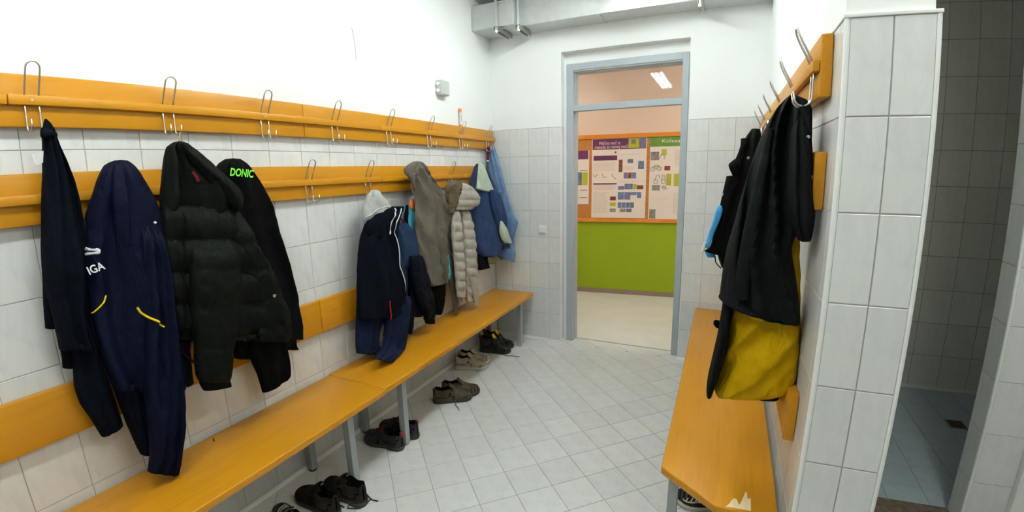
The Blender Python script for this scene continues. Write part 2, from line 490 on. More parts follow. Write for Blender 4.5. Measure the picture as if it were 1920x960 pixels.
# floor with diagonal tiles
fl = MB()
fl.box((-0.1, Y0, -0.15), (W + 0.02, 3.425, -GD), mi=0)
fl.box((W + 0.02, Y0, -0.15), (XR, 1.60, -GD), mi=0)
floor = struct(fl.build('floor', 'fgrout'), 'pale grey floor tiles laid diagonally')
HD = 0.1415
def clip(poly, ax, val, keep_less):
    out = []
    for i, p in enumerate(poly):
        q = poly[(i + 1) % len(poly)]
        ip = (p[ax] <= val) if keep_less else (p[ax] >= val)
        iq = (q[ax] <= val) if keep_less else (q[ax] >= val)
        if ip: out.append(p)
        if ip != iq:
            t = (val - p[ax]) / (q[ax] - p[ax])
            out.append((p[0] + t * (q[0] - p[0]), p[1] + t * (q[1] - p[1])))
    return out
full_diamond = None
def lay_diamond(cx, cy, x0, x1, y0, y1):
    global full_diamond
    g = 0.0022
    r = HD - g
    poly = [(cx - r, cy), (cx, cy - r), (cx + r, cy), (cx, cy + r)]
    full = cx - r > x0 and cx + r < x1 and cy - r > y0 and cy + r < y1
    if full:
        if full_diamond is None:
            full_diamond = slab_mesh([(-r, 0, 0), (0, -r, 0), (r, 0, 0), (0, r, 0)], (0, 0, 1), 0.007, 0.0012)
            full_diamond.materials.append(M['ftile'])
        put('tile', full_diamond, floor, (cx, cy, 0)); return
    for ax, v, less in ((0, x0, False), (0, x1, True), (1, y0, False), (1, y1, True)):
        poly = clip(poly, ax, v, less)
        if len(poly) < 3: return
    w = max(p[0] for p in poly) - min(p[0] for p in poly); h = max(p[1] for p in poly) - min(p[1] for p in poly)
    if min(w, h) < 0.02: return
    mx = sum(p[0] for p in poly) / len(poly); my = sum(p[1] for p in poly) / len(poly)
    me = slab_mesh([(p[0] - mx, p[1] - my, 0) for p in poly], (0, 0, 1), 0.007, 0.0012)
    me.materials.append(M['ftile'])
    put('tile', me, floor, (mx, my, 0))
for i in range(-40, 40):
    for j in range(-40, 40):
        # tile centres: lattice nodes (joint crossings) sit at (1.186, 1.404) + ...
        cx = 1.186 + HD * (i + j + 1); cy = 1.404 + HD * (i - j)
        if -0.2 < cx < W + 0.2 and -0.55 < cy < L + 0.2:
            lay_diamond(cx, cy, 0.003, W - 0.003, -0.5, L - 0.002)
            if cy + HD > L:
                lay_diamond(cx, cy, NX0 + 0.004, NX1 - 0.004, L, 3.395)

ceil = MB()
ceil.box((-0.2, Y0 - 0.2, CEIL), (XR + 0.2, L + 0.2, CEIL + 0.1))
struct(ceil.build('ceiling', 'ceil'), 'white painted ceiling')
rest = MB()
rest.box((-0.2, Y0 - 0.2, -0.1), (XR + 0.2, Y0, CEIL))
struct(rest.build('wall_front', 'paint_grey'), 'white wall behind the camera')
rest = MB()
rest.box((XR, Y0, -0.1), (XR + 0.2, 3.5, CEIL))
struct(rest.build('wall_far_right', 'paint_grey'), 'white wall at the far right')

# ------------------------------------------------------------------ shower room beyond the pillar
YS0, YS1, YSB = 1.60, 1.735, 3.263
sb = MB()
sb.box((XP - 0.02, YSB + GD, -0.1), (XR, YSB + 0.15, CEIL))
wall_shower_back = struct(sb.build('wall_shower_back', 'sgrout'), 'dim tiled back wall of the shower room')
tile_rect(wall_shower_back, (0, YSB, 0), (1, 0, 0), (0, 0, 1), (0, -1, 0), cuts(3.10, XR, 3.4945, TW), [0.0, 0.269] + [0.269 + 0.25 * k for k in range(1, 12)], 'stile')
sw = MB()
sw.box((3.240 + GD, YS0 + GD, -0.1), (XR, YS1 - GD, CEIL))
wall_shower_front = struct(sw.build('wall_shower_front', 'grout'), 'tiled wall with the jamb of the shower opening')
tile_rect(wall_shower_front, (0, YS0, 0), (1, 0, 0), (0, 0, 1), (0, -1, 0), [3.250, 3.425], [0.0] + [0.003 + 0.25 * k for k in range(1, 13)], 'tile')
tile_rect(wall_shower_front, (3.240, 0, 0), (0, 1, 0), (0, 0, 1), (-1, 0, 0), [YS0 + 0.01, YS1], [0.0] + [0.003 + 0.25 * k for k in range(1, 13)], 'tile')
rod_trim(6, [(3.2455, YS0 + 0.0055, 0.0), (3.2455, YS0 + 0.0055, CEIL)], 0.0072, 'white corner bead on the shower jamb')
dp = MB()
dp.box((3.425, YS0 - 0.035, 0.0), (3.475, YS0 + 0.02, 2.12), 0.004)
dp.box((3.475, YS0 - 0.022, 0.005), (4.15, YS0 + 0.02, 2.10), 0.004)
struct(dp.build('door_2', 'plastic_w'), 'white door beside the shower opening')
th = MB()
th.box((XP, YS0 - 0.01, -0.02), (3.245, YS1 + 0.005, 0.012), 0.003)
struct(th.build('trim_7', 'stone'), 'speckled brown stone threshold of the shower')
sf = MB()
sf.box((XP - 0.01, YS1, -0.15), (XR, YSB + 0.02, -GD))
floor_shower = struct(sf.build('floor_shower', 'sgrout'), 'blue grey tiled shower floor')
tile_rect(floor_shower, (0, 0, 0), (1, 0, 0), (0, 1, 0), (0, 0, 1), cuts(XP, XR, 3.372, 0.2), cuts(YS1 + 0.005, YSB, 2.535, 0.21), 'sfloor')
cove('baseboard_shower', (XP, YSB, 0), (XR, YSB, 0), (0, -1, 0))
dr = thing('floor_drain', 'dark square drain grate in the shower floor', 'drain', (3.63, 2.71, 0.0))
d = MB(); d.box((3.58, 2.655, -0.001), (3.685, 2.765, 0.003), 0.001); d.build('frame', 'stone', dr)
for k in range(5):
    d = MB(); d.box((3.588, 2.668 + k * 0.02, 0.002), (3.677, 2.678 + k * 0.02, 0.005)); d.build('bar', 'rubber', dr)

# ------------------------------------------------------------------ the hall through the doorway
HA, HB = 5.076, 0.111       # hall wall: y = HA + HB * x
def hy(x): return HA + HB * x
HC = 2.95
def hall_strip(m, x0, x1, z0, z1, d0, d1, mi=0):
    """box lying on the slightly turned hall wall, from distance d0 to d1 in front of it"""
    vs = []
    for z in (z0, z1):
        for x, d in ((x0, d0), (x1, d0), (x1, d1), (x0, d1)):
            vs.append((x + d * HB, hy(x) - d, z))
    m.add(vs, [[0, 1, 2, 3], [4, 5, 6, 7], [0, 1, 5, 4], [1, 2, 6, 5], [2, 3, 7, 6], [3, 0, 4, 7]], mi)
hw = MB()
hall_strip(hw, -2.5, 4.5, 0.96, HC, -0.15, 0.0, 0)
hall_strip(hw, -2.5, 4.5, -0.1, 0.96, -0.15, 0.0015, 1)
struct(hw.build('wall_hall', ['peach', 'green']), 'hall wall painted peach above and lime green below')
hbm = MB(); hall_strip(hbm, -2.5, 4.5, 0.0, 0.06, 0.0015, 0.014)
struct(hbm.build('baseboard_hall', 'hbase'), 'brown grey skirting of the hall')
hf = MB(); hf.box((-2.5, 3.395, -0.12), (4.5, 5.8, 0.0))
struct(hf.build('floor_hall', 'hfloor'), 'cream vinyl hall floor')
hcl = MB(); hcl.box((-2.5, L + 0.2, HC), (4.5, 5.8, HC + 0.1))
struct(hcl.build('ceiling_hall', 'peach'), 'peach ceiling of the hall')
hs = MB()
hs.box((-2.5, L + 0.2, -0.1), (-2.4, 5.8, HC)); hs.box((4.4, L + 0.2, -0.1), (4.5, 5.8, HC))
hs.box((-2.5, L + 0.19, -0.1), (NX0 - 0.02, L + 0.21, HC)); hs.box((NX1 + 0.02, L + 0.19, -0.1), (4.5, L + 0.21, HC)); hs.box((NX0 - 0.02, L + 0.19, 2.53), (NX1 + 0.02, L + 0.21, HC))
struct(hs.build('wall_hall_side', 'peach'), 'side walls of the hall')

# door frame with transom
FY0, FY1 = 3.296, 3.43
df = MB()
df.box((0.725, FY0, 0.0), (0.788, FY0 + 0.05, 2.565), 0.004)
df.box((0.760, FY0 + 0.045, 0.0), (0.795, FY1, 2.53), 0.003)
df.box((1.706, FY0, 0.0), (1.757, FY0 + 0.05, 2.565), 0.004)
df.box((1.700, FY0 + 0.045, 0.0), (1.735, FY1, 2.53), 0.003)
df.box((0.7865, FY0 + 0.0008, 2.507), (1.7075, FY0 + 0.05, 2.5645), 0.003)
df.box((0.7945, FY0 + 0.046, 2.487), (1.7005, FY1 - 0.001, 2.529), 0.003)
door_1 = struct(df.build('door_1', 'frame'), 'open doorway with grey blue steel frame and transom')
tb = MB(); tb.box((0.785, FY0 + 0.006, 2.157), (1.709, FY0 + 0.07, 2.211), 0.004)
tb.build('transom_bar', 'frame', door_1)
gp = MB(); gp.box((0.79, FY0 + 0.05, 2.21), (1.704, FY0 + 0.056, 2.49)); gp.build('transom_pane', 'glass', door_1)
ths = MB(); ths.box((0.79, 3.386, -0.002), (1.705, 3.402, 0.004), 0.001); ths.build('threshold', 'leg', door_1)
st = MB(); st.box((0.7945, FY0 + 0.062, 0.99), (0.7985, FY0 + 0.085, 1.13), 0.001); st.build('strike_plate', 'zinc', door_1)

# notice board
bx0, bx1, bz0, bz1 = -0.55, 2.35, 0.965, 2.078
nb = thing('notice_board', 'cork notice board with orange wooden frame on the hall wall', 'notice board', (0.9, hy(0.9), bz0))
q = MB(); hall_strip(q, bx0 + 0.03, bx1 - 0.03, bz0 + 0.03, bz1 - 0.03, 0.002, 0.010); q.build('cork_panel', 'cork', nb)
for z0, z1 in ((bz0, bz0 + 0.045), (bz1 - 0.05, bz1)):
    q = MB(); hall_strip(q, bx0, bx1, z0, z1, 0.002, 0.026); q.build('frame_rail', 'bframe', nb)
for x0, x1 in ((bx0, bx0 + 0.05), (bx1 - 0.05, bx1)):
    q = MB(); hall_strip(q, x0, x1, bz0 + 0.045, bz1 - 0.05, 0.002, 0.026); q.build('frame_stile', 'bframe', nb)

def text_mesh(name, body, size, mat, parent, origin, u, v, n, shear=0.0, ext=0.0, align='LEFT', bold=0.0):
    cu = bpy.data.curves.new(name, 'FONT')
    cu.body = body; cu.size = 1.0; cu.align_x = align; cu.shear = shear; cu.offset = bold
    cu.resolution_u = 3
    tmp = bpy.data.objects.new(name, cu); COL.objects.link(tmp)
    dg = bpy.context.evaluated_depsgraph_get(); dg.update()
    me0 = tmp.evaluated_get(dg).to_mesh()
    vs = [w.co.copy() for w in me0.vertices]; fs = [list(p.vertices) for p in me0.polygons]
    tmp.evaluated_get(dg).to_mesh_clear()
    bpy.data.objects.remove(tmp); bpy.data.curves.remove(cu)
    return vs, fs

def flat_text(name, body, size, mat, parent, origin, u, v, align='LEFT', width=None, bold=0.0):
    vs, fs = text_mesh(name, body, size, mat, parent, origin, u, v, None, align=align, bold=bold)
    u = Vector(u); v = Vector(v); o = Vector(origin)
    sx = size
    if width:
        w = max(p.x for p in vs) - min(p.x for p in vs)
        sx = width / w
    m = MB(); m.add([o + u * (p.x * sx) + v * (p.y * size) for p in vs], fs)
    return m.build(name, mat, parent)

HU = Vector((1, HB, 0)).normalized()
def poster(name, label, x0, x1, z0, z1):
    o = thing(name, label, 'poster', (x0, hy(x0), z0), 'posters pinned to the notice board')
    q = MB(); hall_strip(q, x0, x1, z0, z1, 0.0105, 0.0125); q.build('sheet', 'p_paper', o)
    w, h = x1 - x0, z1 - z0
    def rect(nm, mat, a0, b0, a1, b1, lift=0.0128):
        """fractions: a from the left, b from the top"""
        m = MB()
        for (p0, q0, p1, q1) in ([(a0, b0, a1, b1)] if not isinstance(a0, list) else a0):
            hall_strip(m, x0 + p0 * w, x0 + p1 * w, z1 - q1 * h, z1 - q0 * h, 0.0120, lift)
        return m.build(nm, mat, o)
    def word(nm, body, a, b, size, mat, width=None):
        x = x0 + a * w
        return flat_text(nm, body, size, mat, o, Vector((x, hy(x) - 0.0136, z1 - b * h)), HU, (0, 0, 1), width=width)
    return o, rect, word
# middle poster
p, rect, word = poster('poster', 'poster with purple heading about muscle strength, centre of the notice board', 0.464, 1.142, 1.018, 2.026)
rect('heading_band', 'p_purple', 0.01, 0.005, 0.985, 0.135)
rect('heading_photo', 'p_lime', 0.67, 0.008, 0.87, 0.125, 0.0131)
rect('heading_photo', 'p_violet', 0.86, 0.008, 0.985, 0.13, 0.0131)
rect('heading_photo', 'p_line', 0.72, 0.02, 0.80, 0.075, 0.0134)
word('lettering', 'Mišična moč in', 0.13, 0.075, 0.058, 'p_white', 0.265)
word('lettering', 'metode za razvoj moči', 0.05, 0.122, 0.058, 'p_white', 0.42)
rect('subheading_band', 'p_purple', 0.03, 0.21, 0.47, 0.27)
rect('subheading_band', 'p_purple', 0.03, 0.555, 0.47, 0.573)
lines = []
for b0, b1, a0, a1 in ((0.295, 0.40, 0.03, 0.46), (0.585, 0.64, 0.03, 0.46), (0.67, 0.94, 0.03, 0.34), (0.20, 0.21, 0.5, 0.95), (0.35, 0.40, 0.58, 0.8), (0.53, 0.545, 0.5, 0.9)):
    b = b0
    while b < b1:
        lines.append((a0, b, a1 - random.random() * 0.08, b + 0.0035)); b += 0.0125
o = rect('body_text', 'p_text', lines, 0, 0, 0); o['kind'] = 'stuff'
for a0, b0, a1, b1, mt in ((0.50, 0.265, 0.57, 0.345, 'p_brown'), (0.50, 0.345, 0.57, 0.42, 'p_brown'), (0.66, 0.26, 0.76, 0.31, 'p_violet'), (0.85, 0.285, 0.955, 0.385, 'p_blue'),
                           (0.595, 0.425, 0.665, 0.50, 'p_violet'), (0.67, 0.425, 0.74, 0.50, 'p_brown'), (0.745, 0.425, 0.82, 0.50, 'p_blue'),
                           (0.495, 0.595, 0.61, 0.64, 'p_blue'), (0.615, 0.565, 0.69, 0.635, 'p_violet'), (0.69, 0.565, 0.765, 0.635, 'p_blue'), (0.775, 0.57, 0.835, 0.635, 'p_lime'), (0.84, 0.585, 0.955, 0.635, 'p_brown'),
                           (0.495, 0.67, 0.61, 0.765, 'p_blue'), (0.615, 0.67, 0.725, 0.765, 'p_violet'), (0.725, 0.67, 0.84, 0.71, 'p_blue'), (0.845, 0.67, 0.92, 0.745, 'p_blue'),
                           (0.495, 0.80, 0.57, 0.87, 'p_blue'), (0.575, 0.80, 0.64, 0.87, 'p_violet'), (0.645, 0.80, 0.72, 0.87, 'p_blue'), (0.725, 0.80, 0.795, 0.87, 'p_violet'), (0.535, 0.88, 0.64, 0.925, 'p_grey'), (0.65, 0.88, 0.755, 0.925, 'p_violet'),
                           (0.35, 0.725, 0.46, 0.775, 'p_red'), (0.35, 0.80, 0.46, 0.85, 'p_lime'), (0.35, 0.88, 0.46, 0.925, 'p_grey'), (0.42, 0.16, 0.455, 0.185, 'p_red')):
    rect('picture', mt, a0, b0, a1, b1)
def drawing(o, x0, z1, w, h, strokes, r=0.0035):
    for s in strokes:
        m = MB()
        m.tube([(x0 + a * w, hy(x0 + a * w) - 0.0135, z1 - b * h) for a, b in s], r, 5)
        m.build('line_drawing', 'p_line', o)
drawing(p, 0.464, 2.026, 0.678, 1.008, [[(0.03, 0.44), (0.06, 0.48), (0.11, 0.44)], [(0.20, 0.44), (0.22, 0.48), (0.28, 0.478)], [(0.38, 0.44), (0.40, 0.475), (0.46, 0.505)]], 0.004)
# left poster
p, rect, word = poster('poster', 'poster cut off by the left door jamb, purple heading and blue and lime blocks', -0.25, 0.427, 1.195, 1.886)
rect('heading_band', 'p_purple', 0.02, 0.0, 0.985, 0.16)
rect('picture', 'p_blue', 0.02, 0.40, 0.86, 0.64)
rect('picture', 'p_lime', 0.885, 0.40, 0.975, 0.64) ; rect('picture', 'p_lime', 0.885 - 0.05, 0.40, 0.885, 0.64)
for b in (0.36, 0.73, 0.87):
    rect('caption', 'p_line', 0.83, b, 0.97, b + 0.014); rect('caption', 'p_line', 0.60, b, 0.80, b + 0.012)
# right poster
p, rect, word = poster('poster', 'poster with green heading and cyclist drawings at the right jamb', 1.180, 1.860, 1.012, 2.035)
rect('heading_band', 'p_green', 0.0, 0.0, 1.0, 0.125)
word('lettering', 'Kolesarjenje', 0.20, 0.08, 0.062, 'p_white', 0.40)
for a0, b0, a1, b1, mt in ((0.01, 0.185, 0.16, 0.285, 'p_grey'), (0.16, 0.20, 0.30, 0.29, 'p_line'), (0.20, 0.155, 0.29, 0.23, 'p_lime'), (0.26, 0.355, 0.36, 0.41, 'p_red'), (0.30, 0.45, 0.385, 0.59, 'p_lime'), (0.05, 0.585, 0.19, 0.65, 'p_grey'), (0.21, 0.58, 0.33, 0.645, 'p_line'),
                           (0.02, 0.88, 0.13, 0.995, 'p_grey'), (0.43, 0.45, 0.98, 0.60, 'p_lime')):
    if mt == 'p_line':
        continue
    rect('picture', mt, a0, b0, a1, b1)
def circ(a, b, r, k=16):
    return [(a + r * math.cos(2 * PI * i / k), b + r * 0.664 * math.sin(2 * PI * i / k)) for i in range(k + 1)]
drawing(p, 1.18, 2.035, 0.68, 1.023, [circ(0.055, 0.39, 0.04), circ(0.17, 0.385, 0.04), [(0.055, 0.39), (0.09, 0.35), (0.16, 0.35), (0.17, 0.385)], [(0.09, 0.35), (0.11, 0.39), (0.16, 0.35)],
                                      circ(0.12, 0.545, 0.035), circ(0.25, 0.545, 0.035), [(0.10, 0.53), (0.13, 0.47), (0.17, 0.46), (0.19, 0.51)], [(0.22, 0.53), (0.24, 0.46), (0.27, 0.47), (0.29, 0.53)],
                                      [(0.17, 0.27), (0.20, 0.22), (0.26, 0.23), (0.25, 0.28)], circ(0.27, 0.615, 0.03), [(0.22, 0.60), (0.33, 0.63)]], 0.003)
lines = []
for b0, b1, a0, a1 in ((0.17, 0.36, 0.43, 0.97), (0.68, 0.93, 0.43, 0.97), (0.75, 0.76, 0.03, 0.36)):
    b = b0
    while b < b1:
        lines.append((a0, b, a1 - random.random() * 0.08, b + 0.0035)); b += 0.0125
o = rect('body_text', 'p_text', lines, 0, 0, 0); o['kind'] = 'stuff'

# ------------------------------------------------------------------ lamps
def lamp(name, label, x, y0, y1, z, ntube, wdt, mat):
    o = thing(name, label, 'ceiling lamp', (x, (y0 + y1) / 2, z))
    m = MB(); m.box((x - wdt / 2, y0, z - 0.045), (x + wdt / 2, y1, z), 0.006); m.build('housing', 'lampwhite', o)
    for k in range(ntube):
        xx = x + (k - (ntube - 1) / 2) * wdt * 0.33
        m = MB(); m.tube([(xx, y0 + 0.03, z - 0.062), (xx, y1 - 0.03, z - 0.062)], 0.013 if wdt > 0.1 else 0.010, 10); m.build('tube', mat, o, smooth=True)
    for yy in (y0 + 0.012, y1 - 0.012):
        m = MB(); m.box((x - wdt / 2 + 0.005, yy - 0.012, z - (0.085 if wdt > 0.1 else 0.055)), (x + wdt / 2 - 0.005, yy + 0.012, z - 0.044), 0.004); m.build('end_cap', 'lampwhite', o)
    return o
lamp('ceiling_lamp', 'fluorescent ceiling lamp over the middle of the changing room', 1.25, 1.15, 2.65, CEIL, 3, 0.20, 'tube_main')
lamp('ceiling_lamp', 'fluorescent ceiling lamp above the camera end of the room', 1.03, -1.29, 0.22, CEIL, 3, 0.20, 'tube_near')
lamp('ceiling_lamp', 'added fluorescent fill lamp in the passage before the shower', 3.02, -0.45, 1.05, CEIL, 3, 0.20, 'fill_passage')  # added fill, placed to reach the pillar front and into the shower
lamp('hall_fill_lamp', 'added unseen fill lamp on the hall ceiling left of the doorway', -0.75, 3.55, 4.55, HC, 3, 0.20, 'tube')  # this and the next are added out of view to light the hall wall evenly
lamp('hall_fill_lamp', 'added unseen fill lamp on the hall ceiling right of the doorway', 2.75, 3.55, 4.55, HC, 3, 0.20, 'tube')

# ------------------------------------------------------------------ duct on the door wall
duct = thing('air_duct', 'galvanised rectangular air duct running above the doorway', 'air duct', (1.2, 3.1, 2.85))
m = MB(); m.box((0.002, 2.905, 2.848), (0.395, L - 0.002, 3.055), 0.004); m.build('end_section', 'galv', duct)
m = MB(); m.box((0.395, 2.985, 2.848), (W + 0.004, L - 0.002, 3.09), 0.004); m.build('body', 'galv', duct)
for x in (1.10, ):
    m = MB(); m.box((x, 2.975, 2.842), (x + 0.004, L - 0.002, 3.095)); m.build('joint_flange', 'galv', duct)
def hanger(x, yf):
    h = MB(); h.box((x - 0.018, yf - 0.035, 2.806), (x - 0.014, 3.16, 2.842)); h.box((x + 0.014, yf - 0.035, 2.806), (x + 0.018, 3.16, 2.842)); h.box((x - 0.018, yf - 0.035, 2.840), (x + 0.018, 3.16, 2.844))
    hh = h.build('support_channel', 'zincdark', duct)
    r = MB(); r.tube([(x, yf - 0.02, 2.80), (x, yf - 0.02, CEIL)], 0.013, 8); r.build('threaded_rod', 'zinc', hh, smooth=True)
    r = MB(); r.tube([(x, yf - 0.02, 2.795), (x, yf - 0.02, 2.812)], 0.017, 6); r.build('nut', 'zinc', hh)
hanger(0.250, 2.90); hanger(0.430, 2.95); hanger(1.85, 2.985)
m = MB(); m.tube([(0.250, 2.88, 2.83), (0.430, 2.93, 2.815)], 0.003, 6); m.build('brace_wire', 'zincdark', duct)
m = MB(); m.tube([(0.250, 2.88, 3.03), (0.430, 2.93, 3.06)], 0.006, 6); m.build('brace_wire', 'zinc', duct)

# ------------------------------------------------------------------ small wall fittings
sw_ = thing('light_switch', 'white light switch on the tiles left of the doorway', 'light switch', (0.517, L, 1.098))
m = MB(); m.box((0.477, L - 0.011, 1.058), (0.557, L - 0.0005, 1.138), 0.004); m.build('plate', 'plastic_w', sw_)
m = MB(); m.box((0.490, L - 0.017, 1.071), (0.544, L - 0.010, 1.125), 0.003); m.build('rocker', 'plastic_w', sw_)
jb = thing('junction_box', 'small grey junction box high on the white left wall', 'junction box', (0.0, 2.365, 2.29))
m = MB(); m.box((0.0, 2.32, 2.235), (0.05, 2.43, 2.345), 0.004); m.build('box', 'plastic_g', jb)
m = MB(); m.box((0.049, 2.324, 2.239), (0.056, 2.426, 2.341), 0.003); m.build('lid', 'plastic_g', jb)
for z in (2.265, 2.315):
    m = MB(); m.tube([(0.025, 2.321, z), (0.025, 2.306, z)], 0.014, 10); m.build('grommet', 'trim', jb)
mk = thing('marker_pen', 'white marker with orange ends standing on the upper coat rack', 'marker', (0.017, 2.636, 2.021))
m = MB(); m.tube([(0.017, 2.636, 2.035), (0.017, 2.636, 2.135)], 0.012, 12); m.build('barrel', 'white', mk, smooth=True)
m = MB(); m.tube([(0.017, 2.636, 2.0215), (0.017, 2.636, 2.036)], 0.0125, 12); m.build('base_cap', 'orange', mk, smooth=True)
m = MB(); m.tube([(0.017, 2.636, 2.134), (0.017, 2.636, 2.160), (0.017, 2.636, 2.166)], [0.0135, 0.0135, 0.010], 12); m.build('cap', 'orange', mk, smooth=True)
m = MB(); m.box((0.0285, 2.632, 2.06), (0.0294, 2.640, 2.11)); m.build('print', 'leg', mk)

# ------------------------------------------------------------------ coat racks
def arc(c, r, a0, a1, e1, e2, k=6):
    return [Vector(c) + Vector(e1) * (r * math.cos(a0 + (a1 - a0) * i / k)) + Vector(e2) * (r * math.sin(a0 + (a1 - a0) * i / k)) for i in range(k + 1)]

def hook_mesh(sgn):
    """wire coat hook around its foot at the strip: out = sgn * x"""
    m = MB()
    hw_ = 0.021
    o = Vector((sgn, 0, 0)); y = Vector((0, 1, 0)); z = Vector((0, 0, 1))
    def P(d, s, h): return o * d + y * s + z * h
    # hat loop: two legs rise out of the strip, lean outwards and join in a bow; one lower J on each leg
    pts = []
    for k in range(9):
        a = PI - PI * k / 8
        pts.append(P(0.047 + 0.0068 * math.sin(a) * 1.0 + 0.041, hw_ * math.cos(a), 0.098 + 0.021 * math.sin(a)))
    loop = [P(0.044, -hw_, 0.0), P(0.058, -hw_, 0.035), P(0.078, -hw_, 0.075)] + pts + [P(0.078, hw_, 0.075), P(0.058, hw_, 0.035), P(0.044, hw_, 0.0)]
    m.tube(loop, 0.0031, 7)
    for s in (-hw_, hw_):
        j = [P(0.044, s, 0.0), P(0.046, s, -0.04), P(0.047, s, -0.085)]
        for k in range(1, 8):
            a = PI + PI * k / 8
            j.append(P(0.047 + 0.024 * (1 + math.cos(a)), s, -0.085 + 0.024 * math.sin(a)))
        j.append(P(0.097, s, -0.066))
        m.tube(j, 0.0031, 7)
    return m

def rack(name, label, wall_x, sgn, y_lo, y_hi, zb, zt, zs0, zs1, joints, sjoints, hooks, group):
    o = thing(name, label, 'coat rack', (wall_x, (y_lo + y_hi) / 2, zb), group)
    x = lambda d: wall_x + sgn * d
    def bxs(lo_d, hi_d, y0, y1, z0, z1, nm, mat, bev):
        a, b = sorted((x(lo_d), x(hi_d)))
        m = MB(); m.box((a, y0, z0), (b, y1, z1), bev); return m.build(nm, mat, o, smooth=True)
    ys = [y_lo] + joints + [y_hi]
    for a, b in zip(ys[:-1], ys[1:]):
        bxs(0.001, 0.034, a + 0.0006, b - 0.0006, zb, zt, 'board', 'wood', 0.005)
    ys = [y_lo] + sjoints + [y_hi + 0.004]
    for a, b in zip(ys[:-1], ys[1:]):
        bxs(0.0335, 0.054, a + 0.0005, b - 0.0005, zs0, zs1, 'rail_strip', 'wood', 0.006)
    proto = None
    for y in hooks:
        if proto is None:
            proto = hook_mesh(sgn).build('hook', 'steel', None, smooth='all').data
            bpy.data.objects.remove([q for q in COL.objects if q.data == proto][0])
        put('hook', proto, o, Vector((wall_x, y, (zs0 + zs1) / 2)) - o.location)
    for y in hooks[::2]:
        m = MB(); m.tube([(x(0.0535), y, (zs0 + zs1) / 2), (x(0.0555), y, (zs0 + zs1) / 2)], 0.004, 8); m.build('screw', 'steel', o)
    return o

HU_Y = [-1.036, -0.583, -0.131, 0.3255, 0.775, 1.222, 1.684, 2.132, 2.582, 3.045]
HL_Y = [-1.28, -0.83, -0.372, 0.087, 0.545, 1.006, 1.458, 1.915, 2.395, 2.85]
rack('coat_rack', 'upper wooden coat rack with wire hooks on the left wall', 0.0, 1, -1.35, 3.196, 1.849, 2.021, 1.918, 1.953, [1.02], [-0.2, 1.60], HU_Y, 'wooden coat racks')
rack('coat_rack', 'lower wooden coat rack on the left wall, behind most of the hanging jackets', 0.0, 1, -1.35, 3.05, 1.525, 1.697, 1.594, 1.628, [1.02], [1.585, 2.6], HL_Y, 'wooden coat racks')
HR_Y = [0.885, 1.34, 1.795, 2.25, 2.71, 3.12]
rack('coat_rack', 'upper wooden coat rack on the right wall, nearest its end the black coat', W, -1, 0.835, 3.215, 1.845, 2.022, 1.917, 1.951, [2.0], [2.0], HR_Y, 'wooden coat racks')
rack('coat_rack', 'lower wooden coat rack on the right wall, mostly hidden by the black coat', W, -1, 0.835, 3.215, 1.52, 1.69, 1.590, 1.624, [2.0], [2.0], HR_Y[2:], 'wooden coat racks')

# back boards above the benches
def back_board(label, wall_x, sgn, y_lo, y_hi, z0, z1, joints, bolts):
    o = thing('back_board', label, 'wall board', (wall_x, (y_lo + y_hi) / 2, z0), 'wooden back boards behind the benches')
    ys = [y_lo] + joints + [y_hi]
    for a, b in zip(ys[:-1], ys[1:]):
        p0, p1 = sorted((wall_x + sgn * 0.001, wall_x + sgn * 0.034))
        m = MB(); m.box((p0, a + 0.0006, z0), (p1, b - 0.0006, z1), 0.005); m.build('board', 'wood', o, smooth=True)
    for y in bolts:
        zc = (z0 + z1) / 2 + 0.01
        m = MB(); m.tube([(wall_x + sgn * 0.033, y, zc), (wall_x + sgn * 0.037, y, zc)], 0.011, 12); m.build('plug', 'wood', o, smooth=True)
back_board('wooden back board on the left wall above the long bench', 0.0, 1, -1.35, 3.19, 0.765, 0.953, [1.012], [-0.6, 0.2, 0.92, 1.115, 1.9, 2.7])
back_board('wooden back board on the right wall beside the yellow bag', W, -1, 0.865, 3.2, 0.742, 0.912, [2.0], [1.0, 1.9, 2.1, 3.0])

# ------------------------------------------------------------------ benches
bl = thing('bench', 'long orange wooden bench along the left wall with grey steel legs', 'bench', (0.22, 1.0, 0.0), 'changing room benches')
BZ = 0.489
def seat_board(poly, z0, z1, parent, mat='wood', bev=0.006):
    bm = bmesh.new()
    vs = [bm.verts.new((x, y, z0)) for x, y in poly]
    f = bm.faces.new(vs)
    r = bmesh.ops.extrude_face_region(bm, geom=[f])
    for e in r['geom']:
        if isinstance(e, bmesh.types.BMVert): e.co.z = z1
    bmesh.ops.recalc_face_normals(bm, faces=bm.faces)
    bmesh.ops.bevel(bm, geom=bm.edges[:], offset=bev, segments=3, affect='EDGES', profile=0.5)
    bm.verts.index_update()
    m = MB(); m.add([v.co.copy() for v in bm.verts], [[v.index for v in g.verts] for g in bm.faces]); bm.free()
    return m.build('seat_board', mat, parent, smooth=True)
seat_board([(0.012, -1.45), (0.446, -1.45), (0.446, 1.040), (0.012, 1.040)], BZ - 0.034, BZ, bl)
seat_board([(0.004, 1.0415), (0.438, 1.0415), (0.438, 3.165), (0.004, 3.165)], BZ - 0.034, BZ + 0.001, bl)
for y in (-1.15, 0.818, 1.256, 2.988):
    for x0, x1 in ((0.345, 0.388), (0.020, 0.063)):
        m = MB(); m.box((x0, y - 0.02, 0.012), (x1, y + 0.02, BZ - 0.033), 0.003); lg = m.build('leg', 'leg', bl)
        m = MB(); m.tube([((x0 + x1) / 2, y, 0.0), ((x0 + x1) / 2, y, 0.02)], 0.0205, 10); m.build('rubber_foot', 'rubber' if x0 < 0.1 else 'leg', lg)
    m = MB(); m.box((0.06, y - 0.015, BZ - 0.075), (0.348, y + 0.015, BZ - 0.036), 0.002); m.build('cross_bar', 'leg', bl)
